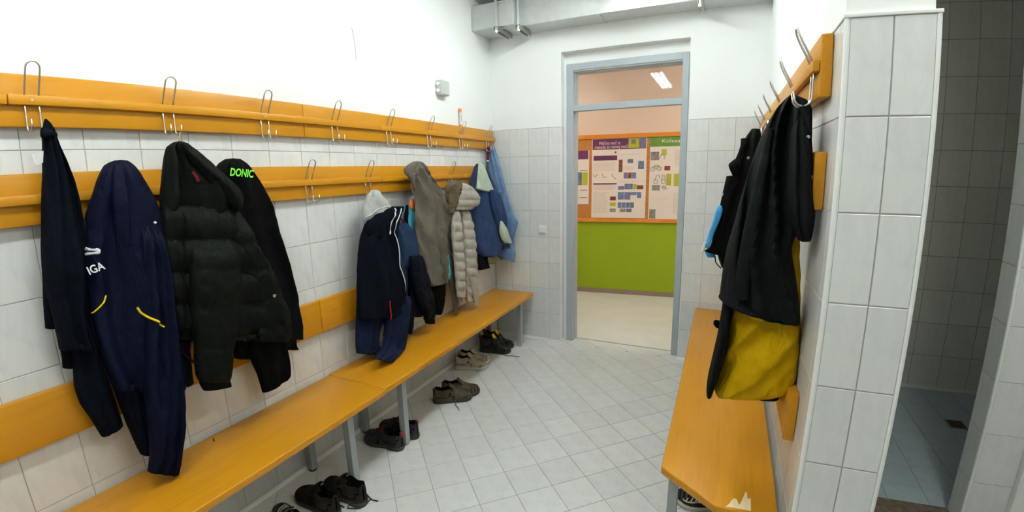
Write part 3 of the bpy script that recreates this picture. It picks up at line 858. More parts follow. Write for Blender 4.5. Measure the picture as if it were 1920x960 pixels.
br = thing('bench', 'orange wooden bench on the right with a cut corner and chipped edge', 'bench', (2.1, 2.0, 0.0), 'changing room benches')
seat_board([(1.905, 0.942), (2.112, 0.782), (2.318, 0.782), (2.318, 3.205), (1.893, 3.205)], BZ - 0.034, BZ, br)
for y in (1.02, 2.95):
    for x0, x1 in ((1.933, 1.973), (2.262, 2.302)):
        m = MB(); m.box((x0, y - 0.02, 0.0), (x1, y + 0.02, BZ - 0.033), 0.003); m.build('leg', 'leg', br)
chip = [(2.148, 0.79, 0.489), (2.16, 0.812, 0.489), (2.167, 0.832, 0.489), (2.175, 0.846, 0.489), (2.183, 0.844, 0.489), (2.188, 0.828, 0.489), (2.192, 0.815, 0.489), (2.199, 0.835, 0.489), (2.206, 0.864, 0.489), (2.215, 0.9, 0.489), (2.219, 0.887, 0.489), (2.22, 0.857, 0.489), (2.228, 0.866, 0.489), (2.231, 0.861, 0.489), (2.23, 0.797, 0.489)]
cm = MB()
cm.prism([Vector((q[0], max(q[1], 0.7895), BZ - 0.003)) for q in chip], (0, 0, 0.0036)); 
cm.build('chipped_veneer', 'chip', br)

# ------------------------------------------------------------------ garments
GEO = {}      # thing name -> accumulated world geometry, so that trims can be laid on the cloth
def catmull(vals, n):
    """resample a list of tuples of Vectors / floats to n rings"""
    k = len(vals)
    d = [0.0]
    for a, b in zip(vals[:-1], vals[1:]):
        d.append(d[-1] + max(1e-4, ((a[0] + a[1]) * 0.5 - (b[0] + b[1]) * 0.5).length))
    out = []
    for i in range(n):
        s = d[-1] * i / (n - 1)
        j = 0
        while j < k - 2 and s > d[j + 1]: j += 1
        t = (s - d[j]) / (d[j + 1] - d[j])
        p0, p1, p2, p3 = vals[max(j - 1, 0)], vals[j], vals[j + 1], vals[min(j + 2, k - 1)]
        r = []
        for a, b, c, e in zip(p0, p1, p2, p3):
            # Catmull-Rom with softened tangents
            m1 = (c - a) * 0.4; m2 = (e - b) * 0.4
            t2, t3 = t * t, t * t * t
            r.append(b * (2 * t3 - 3 * t2 + 1) + m1 * (t3 - 2 * t2 + t) + c * (-2 * t3 + 3 * t2) + m2 * (t3 - t2))
        out.append((r, s))
    return out

def cloth(owner, name, rows, n, mat, fold=0.010, freq=14.0, seed=0.0, quilt=0.0, qdepth=0.35, back=0.6, soft=1.0, wrinkle=0.004, around=44, slant=0.0, open_end=False, fur=0.0, sink=0.0, fan=False):
    """a hanging piece of cloth: a closed tube through rows (left point, right point, half thickness), folded along its length"""
    n = Vector(n).normalized()
    vals = [(Vector(a), Vector(b), t) for a, b, t in rows]
    length = sum(((a[0] + a[1]) - (b[0] + b[1])).length * 0.5 for a, b in zip(vals[:-1], vals[1:]))
    rings = int(min(110, max(14, length / 0.009)))
    m = MB(); vs = []; fs = []
    for i, (r, s) in enumerate(catmull(vals, rings)):
        a, b, t = r
        t = max(t, 0.002)
        c = (a + b) * 0.5; h = (b - a) * 0.5
        hl = max(h.length, 1e-4); hd = h / hl
        edge = min(1.0, s / 0.05, (length - s) / 0.02 + 0.35)
        q = 1.0
        if quilt:
            q = 1 - qdepth * (1 - abs(math.sin(PI * s / quilt)) ** 0.55)
        for k in range(around):
            ph = 2 * PI * k / around
            ca, sa = math.cos(ph), math.sin(ph)
            ea = math.copysign(abs(ca) ** 0.85, ca); eb = math.copysign(abs(sa) ** (0.75 * soft), sa)
            th_ = t * (1.0 if eb > 0 else back)
            p = c + hd * (hl * ea * (1 if not quilt else 0.93 + 0.07 * q)) + n * (th_ * eb * q)
            u = hl * ea
            f = 0.0
            if eb > -0.2:
                uu = (ea * 0.15 if fan else u) + slant * s
                g1 = noise.noise(Vector((uu * freq + seed * 7.1, s * 1.1, seed)))
                g2 = noise.noise(Vector((uu * freq * 2.1 + seed * 3.3, s * 2.6, seed + 5)))
                g0 = noise.noise(Vector((uu * freq * 0.5 + seed, s * 0.7, seed + 9)))
                f = fold * edge * (1.9 * (0.42 - abs(g1) * 1.9) + 1.0 * g0 + 0.6 * g2) * min(1.0, (eb + 0.2) * 1.4)
            w = wrinkle * noise.noise(Vector((p.x * 22 + seed, p.y * 22, p.z * 16 + 3))) + 0.5 * wrinkle * noise.noise(Vector((p.x * 55 + seed, p.y * 55, p.z * 38)))
            p = p + n * (f + w)
            if sink:
                e = min(1.0, s / 0.14); p = p - n * (sink * (1 - e * e * (3 - 2 * e)))
            if fur: p = p + (n * eb + hd * ea) * (fur * noise.noise(Vector((p.x * 160, p.y * 160, p.z * 160))))
            vs.append(p)
    R = rings
    for i in range(R - 1):
        for k in range(around):
            k2 = (k + 1) % around
            fs.append([i * around + k, i * around + k2, (i + 1) * around + k2, (i + 1) * around + k])
    for i, sgn in ((0, 1), (R - 1, -1)):
        ring = vs[i * around:(i + 1) * around]
        cc = sum(ring, Vector()) / around
        nxt = vs[(i + sgn) * around:(i + sgn + 1) * around]
        cn = sum(nxt, Vector()) / around
        # a hem is hollow, a top is rounded
        dirv = (cc - cn)
        if dirv.length > 1e-6: dirv.normalize()
        if i and open_end:
            o = len(vs); inner = [p * 0.82 + (cc - dirv * 0.03) * 0.18 - dirv * 0.02 for p in ring]
            vs += inner
            for k in range(around):
                k2 = (k + 1) % around
                fs.append([i * around + k, i * around + k2, o + k2, o + k])
            vs.append(cc - dirv * 0.04)
            for k in range(around): fs.append([o + k, o + (k + 1) % around, len(vs) - 1])
        else:
            vs.append(cc + dirv * 0.003)
            for k in range(around): fs.append([i * around + k, i * around + (k + 1) % around, len(vs) - 1])
    m.add(vs, fs)
    o = m.build(name, mat, owner, smooth='all')
    g = GEO.setdefault(owner.name, ([], []))
    off = len(g[0])
    g[0].extend(vs); g[1].extend([[i + off for i in f] for f in fs])
    return o

def draper(owner, n):
    g = GEO[owner.name]
    t = BVHTree.FromPolygons([tuple(v) for v in g[0]], g[1])
    n = Vector(n).normalized()
    def f(p, lift=0.002):
        p = Vector(p)
        hit = t.ray_cast(p + n * 0.6, -n, 1.2)
        if hit[0] is None:
            q = t.find_nearest(p)
            return q[0] + n * lift
        return hit[0] + n * lift
    return f

def seam(owner, name, pts, n, r, mat, lift=0.001, sub=10):
    f = draper(owner, n)
    P = []
    pts = [Vector(p) for p in pts]
    for a, b in zip(pts[:-1], pts[1:]):
        for k in range(sub): P.append(f(a.lerp(b, k / sub), lift))
    P.append(f(pts[-1], lift))
    # smooth a little
    for _ in range(2):
        P = [P[0]] + [(P[i - 1] + P[i] * 2 + P[i + 1]) / 4 for i in range(1, len(P) - 1)] + [P[-1]]
    return MB().tube(P, r, 6).build(name, mat, owner, smooth='all')

def print_on(owner, name, body, p_left, p_right, height, n, mat, shear=0.0, lift=0.0025, bold=0.0):
    f = draper(owner, n)
    vs, fs = text_mesh(name, body, 1, mat, owner, None, None, None, None, shear=shear, bold=bold)
    x0 = min(p.x for p in vs); x1 = max(p.x for p in vs)
    a = Vector(p_left); b = Vector(p_right)
    d = (b - a).normalized(); wv = (b - a).length
    upv = Vector(n).normalized().cross(d)
    if upv.z < 0: upv = -upv
    nn = Vector(n).normalized()
    # a slightly stiff print: best plane through the cloth under the word
    A = []; B = []
    for i in range(7):
        for j in range(3):
            h_ = f(a + d * (wv * i / 6) + upv * (height * j / 2), 0.0)
            A.append((1.0, i / 6 - 0.5, j / 2 - 0.5)); B.append(h_.dot(nn))
    c0 = sum(B) / len(B)
    c1 = sum(q[1] * v for q, v in zip(A, B)) / sum(q[1] ** 2 for q in A)
    c2 = sum(q[2] * v for q, v in zip(A, B)) / sum(q[2] ** 2 for q in A)
    over = max(v - (c0 + c1 * q[1] + c2 * q[2]) for q, v in zip(A, B))
    m = MB(); out = []
    for p in vs:
        e = (p.x - x0) / (x1 - x0); t = p.y / 0.72
        q = a + d * (e * wv) + upv * (t * height)
        q = q - nn * q.dot(nn) + nn * (c0 + c1 * (e - 0.5) + c2 * (t - 0.5) + max(over, 0.0) + lift)
        out.append(q)
    m.add(out, fs)
    return m.build(name, mat, owner)

FX = (1, 0, 0)
# -- 1 navy hooded top on the upper rack, far left
g = thing('hooded_sweatshirt', 'long narrow navy sweatshirt hanging from the upper left rack, leftmost garment', 'sweatshirt', (0.1, 0.0, 1.85), 'clothes on the left wall')
cloth(g, 'body', [((0.105, -0.117, 1.867), (0.105, -0.113, 1.868), 0.012), ((0.105, -0.122, 1.852), (0.105, -0.102, 1.852), 0.02), ((0.105, -0.129, 1.831), (0.105, -0.095, 1.832), 0.03), ((0.105, -0.131, 1.809), (0.105, -0.091, 1.809), 0.033), ((0.105, -0.133, 1.78), (0.105, -0.084, 1.779), 0.036), ((0.105, -0.138, 1.737), (0.105, -0.07, 1.735), 0.04), ((0.105, -0.147, 1.669), (0.105, -0.053, 1.663), 0.045), ((0.105, -0.159, 1.6), (0.105, -0.047, 1.59), 0.05), ((0.105, -0.169, 1.532), (0.105, -0.045, 1.516), 0.055), ((0.105, -0.18, 1.463), (0.105, -0.043, 1.441), 0.06), ((0.105, -0.189, 1.394), (0.105, -0.045, 1.365), 0.06), ((0.105, -0.194, 1.332), (0.105, -0.055, 1.3), 0.055), ((0.105, -0.189, 1.267), (0.105, -0.071, 1.236), 0.05), ((0.105, -0.187, 1.211), (0.105, -0.081, 1.18), 0.05), ((0.105, -0.188, 1.155), (0.105, -0.082, 1.121), 0.045), ((0.105, -0.189, 1.107), (0.105, -0.072, 1.068), 0.04)], FX, 'navy', fold=0.03, freq=11, fan=True, seed=1.2, open_end=True)
cloth(g, 'hood_knot', [((0.125, -0.136, 1.838), (0.125, -0.124, 1.838), 0.01), ((0.125, -0.14, 1.824), (0.125, -0.097, 1.825), 0.024), ((0.125, -0.14, 1.811), (0.125, -0.094, 1.811), 0.024), ((0.125, -0.134, 1.801), (0.125, -0.099, 1.801), 0.012)], FX, 'navy', fold=0.004, seed=2)
cloth(g, 'sleeve', [((0.085, -0.155, 1.199), (0.085, -0.068, 1.174), 0.03), ((0.085, -0.15, 1.139), (0.085, -0.065, 1.113), 0.035), ((0.085, -0.147, 1.09), (0.085, -0.064, 1.061), 0.038), ((0.085, -0.157, 1.024), (0.085, -0.065, 0.989), 0.04), ((0.085, -0.166, 0.956), (0.085, -0.058, 0.912), 0.04), ((0.085, -0.162, 0.893), (0.085, -0.051, 0.844), 0.038), ((0.085, -0.142, 0.821), (0.085, -0.047, 0.775), 0.034), ((0.085, -0.123, 0.74), (0.085, -0.046, 0.75), 0.03)], FX, 'navy', fold=0.016, freq=10, fan=True, seed=3.4, open_end=True)
cloth(g, 'back_hem', [((0.06, -0.17, 1.423), (0.06, -0.142, 1.418), 0.02), ((0.06, -0.184, 1.334), (0.06, -0.154, 1.328), 0.022), ((0.06, -0.196, 1.244), (0.06, -0.165, 1.236), 0.022), ((0.06, -0.203, 1.179), (0.06, -0.178, 1.171), 0.02)], FX, 'navy_dark', fold=0.004, seed=5)
cloth(g, 'cuff', [((0.06, -0.173, 1.104), (0.06, -0.138, 1.092), 0.015), ((0.06, -0.176, 1.062), (0.06, -0.145, 1.05), 0.016), ((0.06, -0.18, 1.027), (0.06, -0.151, 1.016), 0.016)], FX, 'black', fold=0.002, seed=6)
q = MB(); q.prism([(0.115, -0.169, 1.754), (0.115, -0.135, 1.766), (0.115, -0.141, 1.728), (0.115, -0.165, 1.719)], (0.002, 0, 0)); q.build('care_label', 'white', g)

# -- 2 navy track jacket with white lettering
g = thing('track_jacket', 'shiny navy track jacket with white lettering and yellow pocket piping', 'jacket', (0.1, 0.3, 1.6), 'clothes on the left wall')
cloth(g, 'body', [((0.125, 0.07, 1.729), (0.125, 0.114, 1.728), 0.02), ((0.125, 0.04, 1.713), (0.125, 0.127, 1.71), 0.035), ((0.125, 0.018, 1.677), (0.125, 0.14, 1.671), 0.045), ((0.125, -0.006, 1.623), (0.125, 0.165, 1.611), 0.055), ((0.125, -0.03, 1.57), (0.125, 0.186, 1.549), 0.06), ((0.125, -0.043, 1.538), (0.125, 0.2, 1.51), 0.062), ((0.125, -0.044, 1.498), (0.125, 0.202, 1.465), 0.065), ((0.125, -0.055, 1.444), (0.125, 0.197, 1.403), 0.07), ((0.125, -0.066, 1.371), (0.125, 0.199, 1.318), 0.072), ((0.125, -0.072, 1.296), (0.125, 0.202, 1.232), 0.075), ((0.125, -0.081, 1.203), (0.125, 0.199, 1.123), 0.075), ((0.125, -0.079, 1.104), (0.125, 0.195, 1.012), 0.07), ((0.125, -0.07, 0.999), (0.125, 0.189, 0.899), 0.062), ((0.125, -0.057, 0.91), (0.125, 0.167, 0.814), 0.05)], FX, 'navy2', fold=0.036, freq=10, fan=True, seed=11.3, open_end=True, soft=0.7)
cloth(g, 'sleeve', [((0.115, -0.063, 1.015), (0.115, 0.092, 0.957), 0.04), ((0.115, -0.058, 0.93), (0.115, 0.082, 0.871), 0.042), ((0.115, -0.05, 0.84), (0.115, 0.059, 0.791), 0.038), ((0.115, -0.039, 0.746), (0.115, 0.036, 0.709), 0.034), ((0.115, -0.028, 0.668), (0.115, 0.02, 0.642), 0.03), ((0.115, -0.019, 0.616), (0.115, 0.009, 0.6), 0.024)], FX, 'navy_dark', fold=0.014, freq=10, fan=True, seed=12, open_end=True)
cloth(g, 'sleeve', [((0.175, 0.117, 1.565), (0.175, 0.169, 1.56), 0.02), ((0.175, 0.092, 1.462), (0.175, 0.179, 1.449), 0.042), ((0.175, 0.081, 1.365), (0.175, 0.185, 1.346), 0.048), ((0.175, 0.073, 1.267), (0.175, 0.186, 1.241), 0.05), ((0.175, 0.061, 1.149), (0.175, 0.178, 1.114), 0.05), ((0.175, 0.04, 1.031), (0.175, 0.176, 0.982), 0.048), ((0.175, 0.021, 0.932), (0.175, 0.171, 0.87), 0.045), ((0.175, 0.013, 0.827), (0.175, 0.16, 0.759), 0.043), ((0.175, 0.001, 0.721), (0.175, 0.136, 0.65), 0.042), ((0.175, -0.013, 0.625), (0.175, 0.104, 0.558), 0.04), ((0.175, -0.032, 0.568), (0.175, 0.07, 0.492), 0.035)], FX, 'navy2', fold=0.022, freq=12, fan=True, seed=13, slant=0.15, open_end=True, sink=0.07)
cloth(g, 'collar', [((0.155, 0.046, 1.719), (0.155, 0.098, 1.717), 0.02), ((0.155, 0.04, 1.675), (0.155, 0.105, 1.672), 0.03), ((0.155, 0.032, 1.601), (0.155, 0.101, 1.596), 0.03), ((0.155, 0.028, 1.508), (0.155, 0.091, 1.5), 0.028), ((0.155, 0.026, 1.413), (0.155, 0.07, 1.405), 0.018), ((0.155, 0.027, 1.316), (0.155, 0.041, 1.313), 0.004)], FX, 'navy2', fold=0.008, freq=20, seed=14, sink=0.02)
seam(g, 'pocket_piping', [(0.2, -0.08, 1.209), (0.2, -0.064, 1.225), (0.2, -0.045, 1.243), (0.2, -0.033, 1.263)], FX, 0.003, 'piping')
seam(g, 'pocket_piping', [(0.22, 0.044, 1.204), (0.22, 0.05, 1.184), (0.22, 0.071, 1.158), (0.22, 0.098, 1.134), (0.22, 0.117, 1.109)], FX, 0.0045, 'piping')
print_on(g, 'lettering', 'IGA', (0.2, -0.073, 1.347), (0.2, -0.023, 1.359), 0.028, FX, 'white', bold=0.02)
q = [(0.2, -0.06, 1.412), (0.2, -0.059, 1.424), (0.2, -0.054, 1.436)]
seam(g, 'logo_stroke', q, FX, 0.006, 'white')
seam(g, 'logo_stroke', [(0.2, 0.153, 1.501), (0.2, 0.158, 1.495)], FX, 0.005, 'white')
q = MB(); q.box((0.165, 0.243, 0.545), (0.169, 0.246, 0.56)); q.build('cuff_zip', 'black', g)

# -- 3 black jacket with green lettering (behind the quilted one)
g = thing('softshell_jacket', 'black jacket with bright green lettering on its shoulder, lower left rack', 'jacket', (0.08, 0.7, 1.65), 'clothes on the left wall')
cloth(g, 'body', [((0.09, 0.53, 1.732), (0.09, 0.591, 1.732), 0.02), ((0.09, 0.496, 1.712), (0.09, 0.628, 1.71), 0.035), ((0.09, 0.472, 1.678), (0.09, 0.659, 1.674), 0.042), ((0.09, 0.453, 1.615), (0.09, 0.701, 1.603), 0.05), ((0.09, 0.456, 1.512), (0.09, 0.742, 1.485), 0.055), ((0.09, 0.465, 1.394), (0.09, 0.759, 1.352), 0.055), ((0.09, 0.487, 1.283), (0.09, 0.786, 1.226), 0.055), ((0.09, 0.498, 1.182), (0.09, 0.806, 1.111), 0.055), ((0.09, 0.488, 1.11), (0.09, 0.818, 1.023), 0.05), ((0.09, 0.468, 1.015), (0.09, 0.802, 0.912), 0.05), ((0.09, 0.443, 0.921), (0.09, 0.761, 0.809), 0.045), ((0.09, 0.445, 0.837), (0.09, 0.605, 0.776), 0.03)], FX, 'black', fold=0.022, freq=9, fan=True, seed=21, open_end=True, soft=0.45)
cloth(g, 'sleeve', [((0.13, 0.501, 1.111), (0.13, 0.707, 1.057), 0.04), ((0.13, 0.486, 1.014), (0.13, 0.716, 0.944), 0.045), ((0.13, 0.49, 0.898), (0.13, 0.687, 0.828), 0.045), ((0.13, 0.502, 0.801), (0.13, 0.691, 0.727), 0.042), ((0.13, 0.517, 0.736), (0.13, 0.685, 0.665), 0.036), ((0.13, 0.53, 0.637), (0.13, 0.663, 0.646), 0.028)], FX, 'black', fold=0.014, freq=12, fan=True, seed=22, open_end=True)
cloth(g, 'lining_hem', [((0.06, 0.764, 1.076), (0.06, 0.843, 1.056), 0.02), ((0.06, 0.766, 0.976), (0.06, 0.847, 0.953), 0.024), ((0.06, 0.764, 0.891), (0.06, 0.858, 0.861), 0.024), ((0.06, 0.76, 0.816), (0.06, 0.851, 0.785), 0.02)], FX, 'navy', fold=0.004, seed=23)
cloth(g, 'strap', [((0.07, 0.737, 0.826), (0.07, 0.804, 0.803), 0.012), ((0.07, 0.735, 0.792), (0.07, 0.799, 0.769), 0.012), ((0.07, 0.745, 0.765), (0.07, 0.809, 0.741), 0.008)], FX, 'black', fold=0.002, seed=24)
print_on(g, 'lettering', 'DONIC', (0.13, 0.506, 1.66), (0.13, 0.607, 1.647), 0.034, FX, 'lime', shear=0.25, bold=0.025)

# -- 4 black quilted jacket
g = thing('quilted_jacket', 'black quilted winter jacket with hood, hung by a tan loop from the upper left rack', 'jacket', (0.12, 0.5, 1.8), 'clothes on the left wall')
cloth(g, 'body', [((0.165, 0.193, 1.558), (0.165, 0.473, 1.534), 0.05), ((0.165, 0.182, 1.519), (0.165, 0.511, 1.484), 0.06), ((0.165, 0.175, 1.47), (0.165, 0.544, 1.422), 0.068), ((0.165, 0.168, 1.41), (0.165, 0.571, 1.346), 0.075), ((0.165, 0.167, 1.348), (0.165, 0.598, 1.267), 0.078), ((0.165, 0.16, 1.277), (0.165, 0.63, 1.171), 0.08), ((0.165, 0.153, 1.205), (0.165, 0.666, 1.071), 0.078), ((0.165, 0.149, 1.132), (0.165, 0.692, 0.97), 0.074), ((0.165, 0.15, 1.078), (0.165, 0.697, 0.899), 0.068), ((0.165, 0.158, 1.04), (0.165, 0.676, 0.862), 0.06)], FX, 'puff', fold=0.016, freq=9, seed=31, quilt=0.145, qdepth=0.4, open_end=True)
cloth(g, 'hood', [((0.16, 0.277, 1.795), (0.16, 0.312, 1.796), 0.02), ((0.16, 0.248, 1.776), (0.16, 0.335, 1.777), 0.035), ((0.16, 0.232, 1.736), (0.16, 0.38, 1.736), 0.045), ((0.16, 0.22, 1.687), (0.16, 0.428, 1.681), 0.055), ((0.16, 0.21, 1.637), (0.16, 0.473, 1.624), 0.06), ((0.16, 0.199, 1.588), (0.16, 0.505, 1.566), 0.06), ((0.16, 0.191, 1.538), (0.16, 0.497, 1.509), 0.05), ((0.16, 0.192, 1.504), (0.16, 0.444, 1.475), 0.035)], FX, 'puff', fold=0.024, freq=12, fan=True, seed=32)
cloth(g, 'hood_brim', [((0.215, 0.271, 1.787), (0.215, 0.296, 1.788), 0.012), ((0.215, 0.281, 1.753), (0.215, 0.338, 1.754), 0.02), ((0.215, 0.307, 1.707), (0.215, 0.389, 1.706), 0.026), ((0.215, 0.348, 1.656), (0.215, 0.442, 1.653), 0.03), ((0.215, 0.386, 1.612), (0.215, 0.488, 1.607), 0.03), ((0.215, 0.418, 1.576), (0.215, 0.508, 1.57), 0.028), ((0.215, 0.446, 1.539), (0.215, 0.501, 1.534), 0.02), ((0.215, 0.458, 1.52), (0.215, 0.487, 1.517), 0.012)], FX, 'puff', fold=0.006, freq=16, seed=33)
cloth(g, 'sleeve', [((0.225, 0.269, 1.459), (0.225, 0.427, 1.439), 0.035), ((0.225, 0.251, 1.389), (0.225, 0.449, 1.356), 0.05), ((0.225, 0.237, 1.308), (0.225, 0.444, 1.265), 0.055), ((0.225, 0.225, 1.215), (0.225, 0.424, 1.165), 0.056), ((0.225, 0.214, 1.121), (0.225, 0.4, 1.066), 0.056), ((0.225, 0.207, 1.035), (0.225, 0.372, 0.979), 0.054), ((0.225, 0.199, 0.949), (0.225, 0.343, 0.894), 0.05), ((0.225, 0.196, 0.882), (0.225, 0.327, 0.827), 0.046), ((0.225, 0.204, 0.853), (0.225, 0.316, 0.805), 0.04)], FX, 'puff', fold=0.007, freq=9, seed=34, quilt=0.16, qdepth=0.22, wrinkle=0.007, sink=0.06)
cloth(g, 'cuff', [((0.215, 0.218, 0.864), (0.215, 0.32, 0.821), 0.036), ((0.215, 0.209, 0.849), (0.215, 0.331, 0.797), 0.04), ((0.215, 0.21, 0.83), (0.215, 0.33, 0.777), 0.04), ((0.215, 0.217, 0.808), (0.215, 0.324, 0.785), 0.034)], FX, 'black', fold=0.002, seed=35, open_end=True)
cloth(g, 'front_flap', [((0.145, 0.171, 1.283), (0.145, 0.276, 1.26), 0.03), ((0.145, 0.166, 1.178), (0.145, 0.26, 1.153), 0.034), ((0.145, 0.165, 1.07), (0.145, 0.24, 1.046), 0.034), ((0.145, 0.171, 0.956), (0.145, 0.224, 0.936), 0.032), ((0.145, 0.181, 0.871), (0.145, 0.217, 0.857), 0.028), ((0.145, 0.19, 0.818), (0.145, 0.219, 0.83), 0.02)], FX, 'puff', fold=0.004, freq=9, seed=36, quilt=0.15)
cloth(g, 'sleeve', [((0.2, 0.424, 1.516), (0.2, 0.516, 1.508), 0.02), ((0.2, 0.425, 1.449), (0.2, 0.537, 1.435), 0.035), ((0.2, 0.447, 1.362), (0.2, 0.556, 1.345), 0.042), ((0.2, 0.469, 1.27), (0.2, 0.608, 1.242), 0.046), ((0.2, 0.49, 1.17), (0.2, 0.639, 1.134), 0.048), ((0.2, 0.509, 1.079), (0.2, 0.673, 1.033), 0.046), ((0.2, 0.513, 1.003), (0.2, 0.682, 0.95), 0.044), ((0.2, 0.495, 0.951), (0.2, 0.677, 0.889), 0.038), ((0.2, 0.501, 0.918), (0.2, 0.655, 0.864), 0.03)], FX, 'puff', fold=0.008, freq=9, seed=37, quilt=0.14, qdepth=0.25, wrinkle=0.007, sink=0.04)
cloth(g, 'hem_cord', [((0.2, 0.67, 0.949), (0.2, 0.702, 0.938), 0.006), ((0.2, 0.683, 0.936), (0.2, 0.707, 0.928), 0.007), ((0.2, 0.691, 0.925), (0.2, 0.709, 0.92), 0.006)], FX, 'black', fold=0.0, seed=38)
seam(g, 'placket', [(0.25, 0.248, 1.524), (0.25, 0.232, 1.383), (0.25, 0.213, 1.242), (0.25, 0.194, 1.119), (0.25, 0.167, 0.933)], FX, 0.005, 'black')
seam(g, 'red_lining', [(0.25, 0.309, 1.677), (0.25, 0.319, 1.661), (0.25, 0.325, 1.64)], FX, 0.007, 'maroon')
f = draper(g, FX); c = f((0.25, 0.584, 1.115), 0.002)
MB().tube([c, c + Vector((0.003, 0, 0))], 0.008, 10).build('snap_button', 'zincdark', g)
q = MB(); lp = [(0.15, 0.297, 1.784), (0.15, 0.302, 1.812), (0.15, 0.309, 1.831), (0.15, 0.313, 1.813), (0.15, 0.312, 1.788)]
q.tube(lp, 0.0022, 6); q.build('hanging_loop', 'tan', g, smooth='all')

# -- 5 denim jacket half hidden behind the grey hooded top
g = thing('denim_jacket', 'mid blue denim jacket half hidden behind the navy zip hoodie', 'jacket', (0.07, 1.7, 1.4), 'clothes on the left wall')
cloth(g, 'body', [((0.09, 1.389, 1.394), (0.09, 1.679, 1.366), 0.02), ((0.09, 1.38, 1.32), (0.09, 1.784, 1.27), 0.03), ((0.09, 1.373, 1.255), (0.09, 1.843, 1.187), 0.035), ((0.09, 1.366, 1.189), (0.09, 1.86, 1.107), 0.038), ((0.09, 1.357, 1.111), (0.09, 1.82, 1.022), 0.036), ((0.09, 1.347, 1.018), (0.09, 1.75, 0.928), 0.03), ((0.09, 1.378, 0.873), (0.09, 1.723, 0.781), 0.025)], FX, 'denim_mid', fold=0.016, freq=14, fan=True, seed=41)
cloth(g, 'sleeve', [((0.125, 1.6, 1.329), (0.125, 1.698, 1.318), 0.015), ((0.125, 1.604, 1.258), (0.125, 1.771, 1.236), 0.028), ((0.125, 1.617, 1.178), (0.125, 1.817, 1.147), 0.03), ((0.125, 1.632, 1.111), (0.125, 1.816, 1.078), 0.026), ((0.125, 1.646, 1.028), (0.125, 1.737, 1.01), 0.018)], FX, 'denim_mid', fold=0.008, freq=20, seed=42)
cloth(g, 'red_lining', [((0.1, 1.639, 1.359), (0.1, 1.661, 1.357), 0.006), ((0.1, 1.642, 1.334), (0.1, 1.686, 1.329), 0.008), ((0.1, 1.655, 1.301), (0.1, 1.705, 1.295), 0.006)], FX, 'red', fold=0, seed=43)

# -- 6 dark jeans under the hoodie
g = thing('jeans', 'dark blue jeans whose legs reach the left bench below the zip hoodie', 'jeans', (0.1, 1.4, 0.6), 'clothes on the left wall')
cloth(g, 'waist', [((0.075, 1.289, 1.096), (0.075, 1.713, 1.011), 0.02), ((0.075, 1.265, 0.969), (0.075, 1.738, 0.853), 0.03), ((0.075, 1.245, 0.84), (0.075, 1.728, 0.699), 0.034), ((0.075, 1.235, 0.755), (0.075, 1.712, 0.602), 0.034)], FX, 'denim_dark', fold=0.012, freq=12, fan=True, seed=51)
cloth(g, 'leg', [((0.1, 1.227, 0.865), (0.1, 1.468, 0.796), 0.035), ((0.1, 1.214, 0.802), (0.1, 1.44, 0.732), 0.036), ((0.1, 1.201, 0.728), (0.1, 1.397, 0.663), 0.036), ((0.1, 1.192, 0.657), (0.1, 1.378, 0.59), 0.036), ((0.1, 1.188, 0.583), (0.1, 1.378, 0.499), 0.034)], FX, 'denim_dark', fold=0.014, freq=14, fan=True, seed=52, open_end=True)
cloth(g, 'leg', [((0.145, 1.425, 0.884), (0.145, 1.657, 0.823), 0.036), ((0.145, 1.414, 0.781), (0.145, 1.64, 0.714), 0.04), ((0.145, 1.399, 0.69), (0.145, 1.607, 0.622), 0.042), ((0.145, 1.384, 0.609), (0.145, 1.587, 0.537), 0.044), ((0.16, 1.342, 0.569), (0.16, 1.551, 0.491), 0.042), ((0.205, 1.252, 0.569), (0.205, 1.461, 0.488), 0.034), ((0.245, 1.179, 0.574), (0.245, 1.344, 0.49), 0.016)], FX, 'denim_dark', fold=0.016, freq=14, fan=True, seed=53, open_end=True)

# -- 7 navy zip hoodie with grey hood lining
g = thing('zip_hoodie', 'navy zip hoodie with pale grey hood lining and white drawstring', 'hoodie', (0.12, 1.5, 1.5), 'clothes on the left wall')
cloth(g, 'body', [((0.135, 1.462, 1.438), (0.135, 1.673, 1.42), 0.02), ((0.135, 1.387, 1.405), (0.135, 1.647, 1.38), 0.032), ((0.135, 1.313, 1.355), (0.135, 1.609, 1.321), 0.04), ((0.135, 1.264, 1.273), (0.135, 1.588, 1.226), 0.046), ((0.135, 1.237, 1.191), (0.135, 1.6, 1.128), 0.05), ((0.135, 1.222, 1.098), (0.135, 1.627, 1.015), 0.052), ((0.135, 1.207, 1.005), (0.135, 1.649, 0.899), 0.052), ((0.135, 1.197, 0.926), (0.135, 1.656, 0.803), 0.05), ((0.135, 1.189, 0.857), (0.135, 1.655, 0.735), 0.046), ((0.135, 1.19, 0.794), (0.135, 1.644, 0.685), 0.04)], FX, 'navy', fold=0.026, freq=11, fan=True, seed=61, open_end=True)
cloth(g, 'hood_lining', [((0.13, 1.389, 1.55), (0.13, 1.45, 1.547), 0.012), ((0.13, 1.359, 1.523), (0.13, 1.476, 1.516), 0.024), ((0.13, 1.327, 1.48), (0.13, 1.515, 1.467), 0.034), ((0.13, 1.306, 1.444), (0.13, 1.562, 1.423), 0.04), ((0.13, 1.298, 1.414), (0.13, 1.528, 1.392), 0.042), ((0.13, 1.299, 1.382), (0.13, 1.445, 1.366), 0.038), ((0.13, 1.314, 1.358), (0.13, 1.377, 1.351), 0.03)], FX, 'grey', fold=0.014, freq=24, seed=62)
